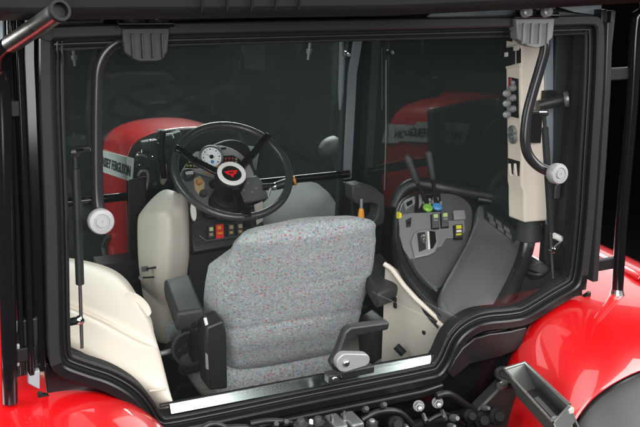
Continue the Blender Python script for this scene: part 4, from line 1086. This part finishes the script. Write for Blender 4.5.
q = MB(); q.prism([a + dn * .84 + nw * .035 + ud * .06, a + dn * .84 + nw * .05 + ud * .06, a + dn * .84 + nw * .05 + ud * .22, a + dn * .84 + nw * .035 + ud * .22], V((0, 0, .003)), 'satin'); q.build('slot', CH)
q = MB(); p = U(559, 424, 'z', 1.715); q.lathe([(.014, -.02), (.014, .006), (.010, .012), (0, .013)], p, (-.3, -1, .2), 'silver', 18); q.lathe([(.010, 0), (.010, .02), (0, .02)], a + V((-.01, -.02, -.03)), (-1, -.3, 0), 'steel', 12); q.box(c_ + V((-.004, -.005, -.03)), (.02, .012, .05), 'beige', Matrix.Rotation(.4, 3, 'Z')); q.build('bolt', CH)
# rubber grommet
q = MB(); p = U(509, 377, 'y', -.09); q.lathe([(.025, 0), (.040, 0), (.042, .006), (.038, .011), (.028, .008), (.026, -.02), (.0, -.022)], p, (.05, -.12, .98), 'rubber', 32); q.build('hose_grommet', T)
q = MB(); q.prism([U(a, c, 'y', -.10) for a, c in [(504, 384), (533, 376), (560, 430), (560, 460), (470, 460), (478, 410)]], (0, .04, 0), 'plastic'); q.tube([U(532, 385, 'y', -.108), U(530, 427, 'y', -.108)], .003, 'grey', 8); q.build('hitch_cover', T, bevel=.006)
q = MB(); q.prism([U(a, c, 'y', -.06) for a, c in [(493, 405), (512, 388), (508, 402), (494, 412)]], (0, .01, 0), 'grey'); q.build('stay', T, bevel=.001)
# hose on the wall
q = MB(); q.tube(catmull([U(a, c, 'y', -.09) for a, c in [(436, 396), (448, 394), (462, 402), (474, 414), (478, 440)]], 6), .010, 'rubber', 12); q.build('hose', T)
# two zinc bolts
for (x, y) in ((420, 408), (439, 404.5)):
    q = MB(); p = U(x, y, 'y', -.08); q.lathe([(.011, -.03), (.011, -.01), (.009, -.01), (.009, .006), (.006, .009), (0, .01)], p, (-.45, -1, .35), 'satin', 6); q.lathe([(.015, -.034), (.015, -.03), (0, -.03)], p, (-.45, -1, .35), 'galv', 18); q.lathe([(.007, .0), (.007, .03), (0, .031)], p + V((.01, 0, -.022)), (-.2, -1, -.2), 'steel', 12); q.build('wall_bolt', T)
# hydraulic valve block with spools
q = MB()
for i, x in enumerate((306, 322, 336, 352)):
    p = U(x, 428 - i * 2.4, 'y', -.11); q.box(p + V((0, 0, -.03)), (.036, .07, .08), 'galv' if i > 1 else 'matte')
VB = q.build('valve_block', T, bevel=.006)
for (x, y, h_, mm, r_) in ((332, 424, 11, 'steel', .0045), (344.5, 422, 12, 'steel', .0045), (318, 424, 8, 'dark', .009), (311, 426, 7, 'white', .005), (301, 426, 8, 'dark', .010), (372, 424, 5, 'satin', .008)):
    q = MB(); p = U(x, y, 'y', -.11); k_ = pxm(p); q.lathe([(r_, 0), (r_, h_ * k_ * .85), (r_ * .8, h_ * k_), (0, h_ * k_)], p, (0, 0, 1), mm, 14); q.lathe([(r_ * 1.9, -.01), (r_ * 1.9, .006), (r_, .006)], p, (0, 0, 1), 'satin' if mm == 'steel' else 'dark', 6); q.build('spool_pin', VB)
for (x, y, mm, r_) in ((455, 418, 'galv', .010), (470, 416, 'matte', .018), (486, 408, 'galv', .008), (482, 420, 'matte', .022), (497, 416, 'matte', .024), (396, 424, 'matte', .02), (405, 427, 'galv', .008), (452, 426, 'galv', .008)):
    q = MB(); p = U(x, y, 'y', -.13); q.lathe([(0, -.02), (r_, -.018), (r_, .006), (r_ * .6, .014), (r_ * .55, .02), (0, .02)], p, (-.2, -1, .5), mm, 16); q.build('coupling', T)
for pts_, r_ in (([(196, 436), (230, 428), (262, 430), (290, 440)], .009), ([(250, 424), (268, 421), (290, 423), (302, 432)], .008), ([(362, 420), (378, 412), (398, 412), (412, 424)], .009), ([(424, 424), (444, 414), (464, 424)], .007), ([(200, 430), (215, 424), (240, 436)], .008)):
    q = MB(); q.tube(catmull([U(a, c, 'y', -.085) for a, c in pts_], 6), r_, 'rubber', 10); q.build('hose', T)
for (x, y) in ((276, 424), (286, 422), (384, 405), (366, 409), (244, 430)):
    q = MB(); p = U(x, y, 'y', -.09); q.lathe([(.009, -.02), (.009, 0), (.006, .003), (.006, .012), (0, .013)], p, (-.2, -.8, .6), 'dark', 6); q.build('wall_bolt', T)
q = MB(); q.box((0, -.02, 1.40), (.86, .03, .34), 'matte'); q.build('axle_cover', T, bevel=.01)

# ================================================================== lights and world
w = bpy.data.worlds.new('World'); S.world = w; w.use_nodes = True
w.node_tree.nodes['Background'].inputs['Color'].default_value = (.0, .0, .0, 1)
w.node_tree.nodes['Background'].inputs['Strength'].default_value = 0
def area(name, loc, target, sx, sy, power, col=(1, 1, 1), spread=180):
    l = bpy.data.lights.new(name, 'AREA'); l.shape = 'RECTANGLE'; l.size = sx; l.size_y = sy; l.energy = power; l.color = col; l.spread = math.radians(spread)
    o = bpy.data.objects.new(name, l); COL.objects.link(o); o.location = loc
    o.rotation_euler = (V(target) - V(loc)).to_track_quat('-Z', 'Y').to_euler(); return o
area('softbox_near', (-.75, -2.9, 3.9), (.0, .4, 1.8), 3.2, 2.4, 205, (1, .985, .96))
area('softbox_right', (3.05, -2.2, 3.9), (.5, .3, 1.8), 2.6, 2.6, 200, (1, .985, .965))
area('softbox_side', (-3.4, .8, 3.2), (0, .9, 1.9), 2.4, 1.6, 210, (1, .985, .96))
area('softbox_front', (1.5, 3.6, 4.4), (.1, .9, 1.9), 2.6, 2.0, 520, (1, .99, .97))
area('softbox_far', (4.6, 3.4, 3.7), (.9, .0, 1.85), 3.2, 2.0, 34, (1, .99, .98))
area('softbox_top', (-.7, -.7, 5.3), (-.3, -.1, 1.8), 4.0, 2.4, 95, (1, 1, 1))
area('softbox_behind', (-2.2, -4.4, 2.4), (0, .3, 1.9), 2.0, 1.6, 70, (.97, .99, 1))

S.view_settings.view_transform = 'Standard'; S.view_settings.look = 'None'
S.view_settings.exposure = 0; S.view_settings.gamma = 1
S.cycles.max_bounces = 8; S.cycles.transparent_max_bounces = 16
S.cycles.sample_clamp_indirect = 4
try:
    S.cycles.use_denoising = True
except Exception: pass
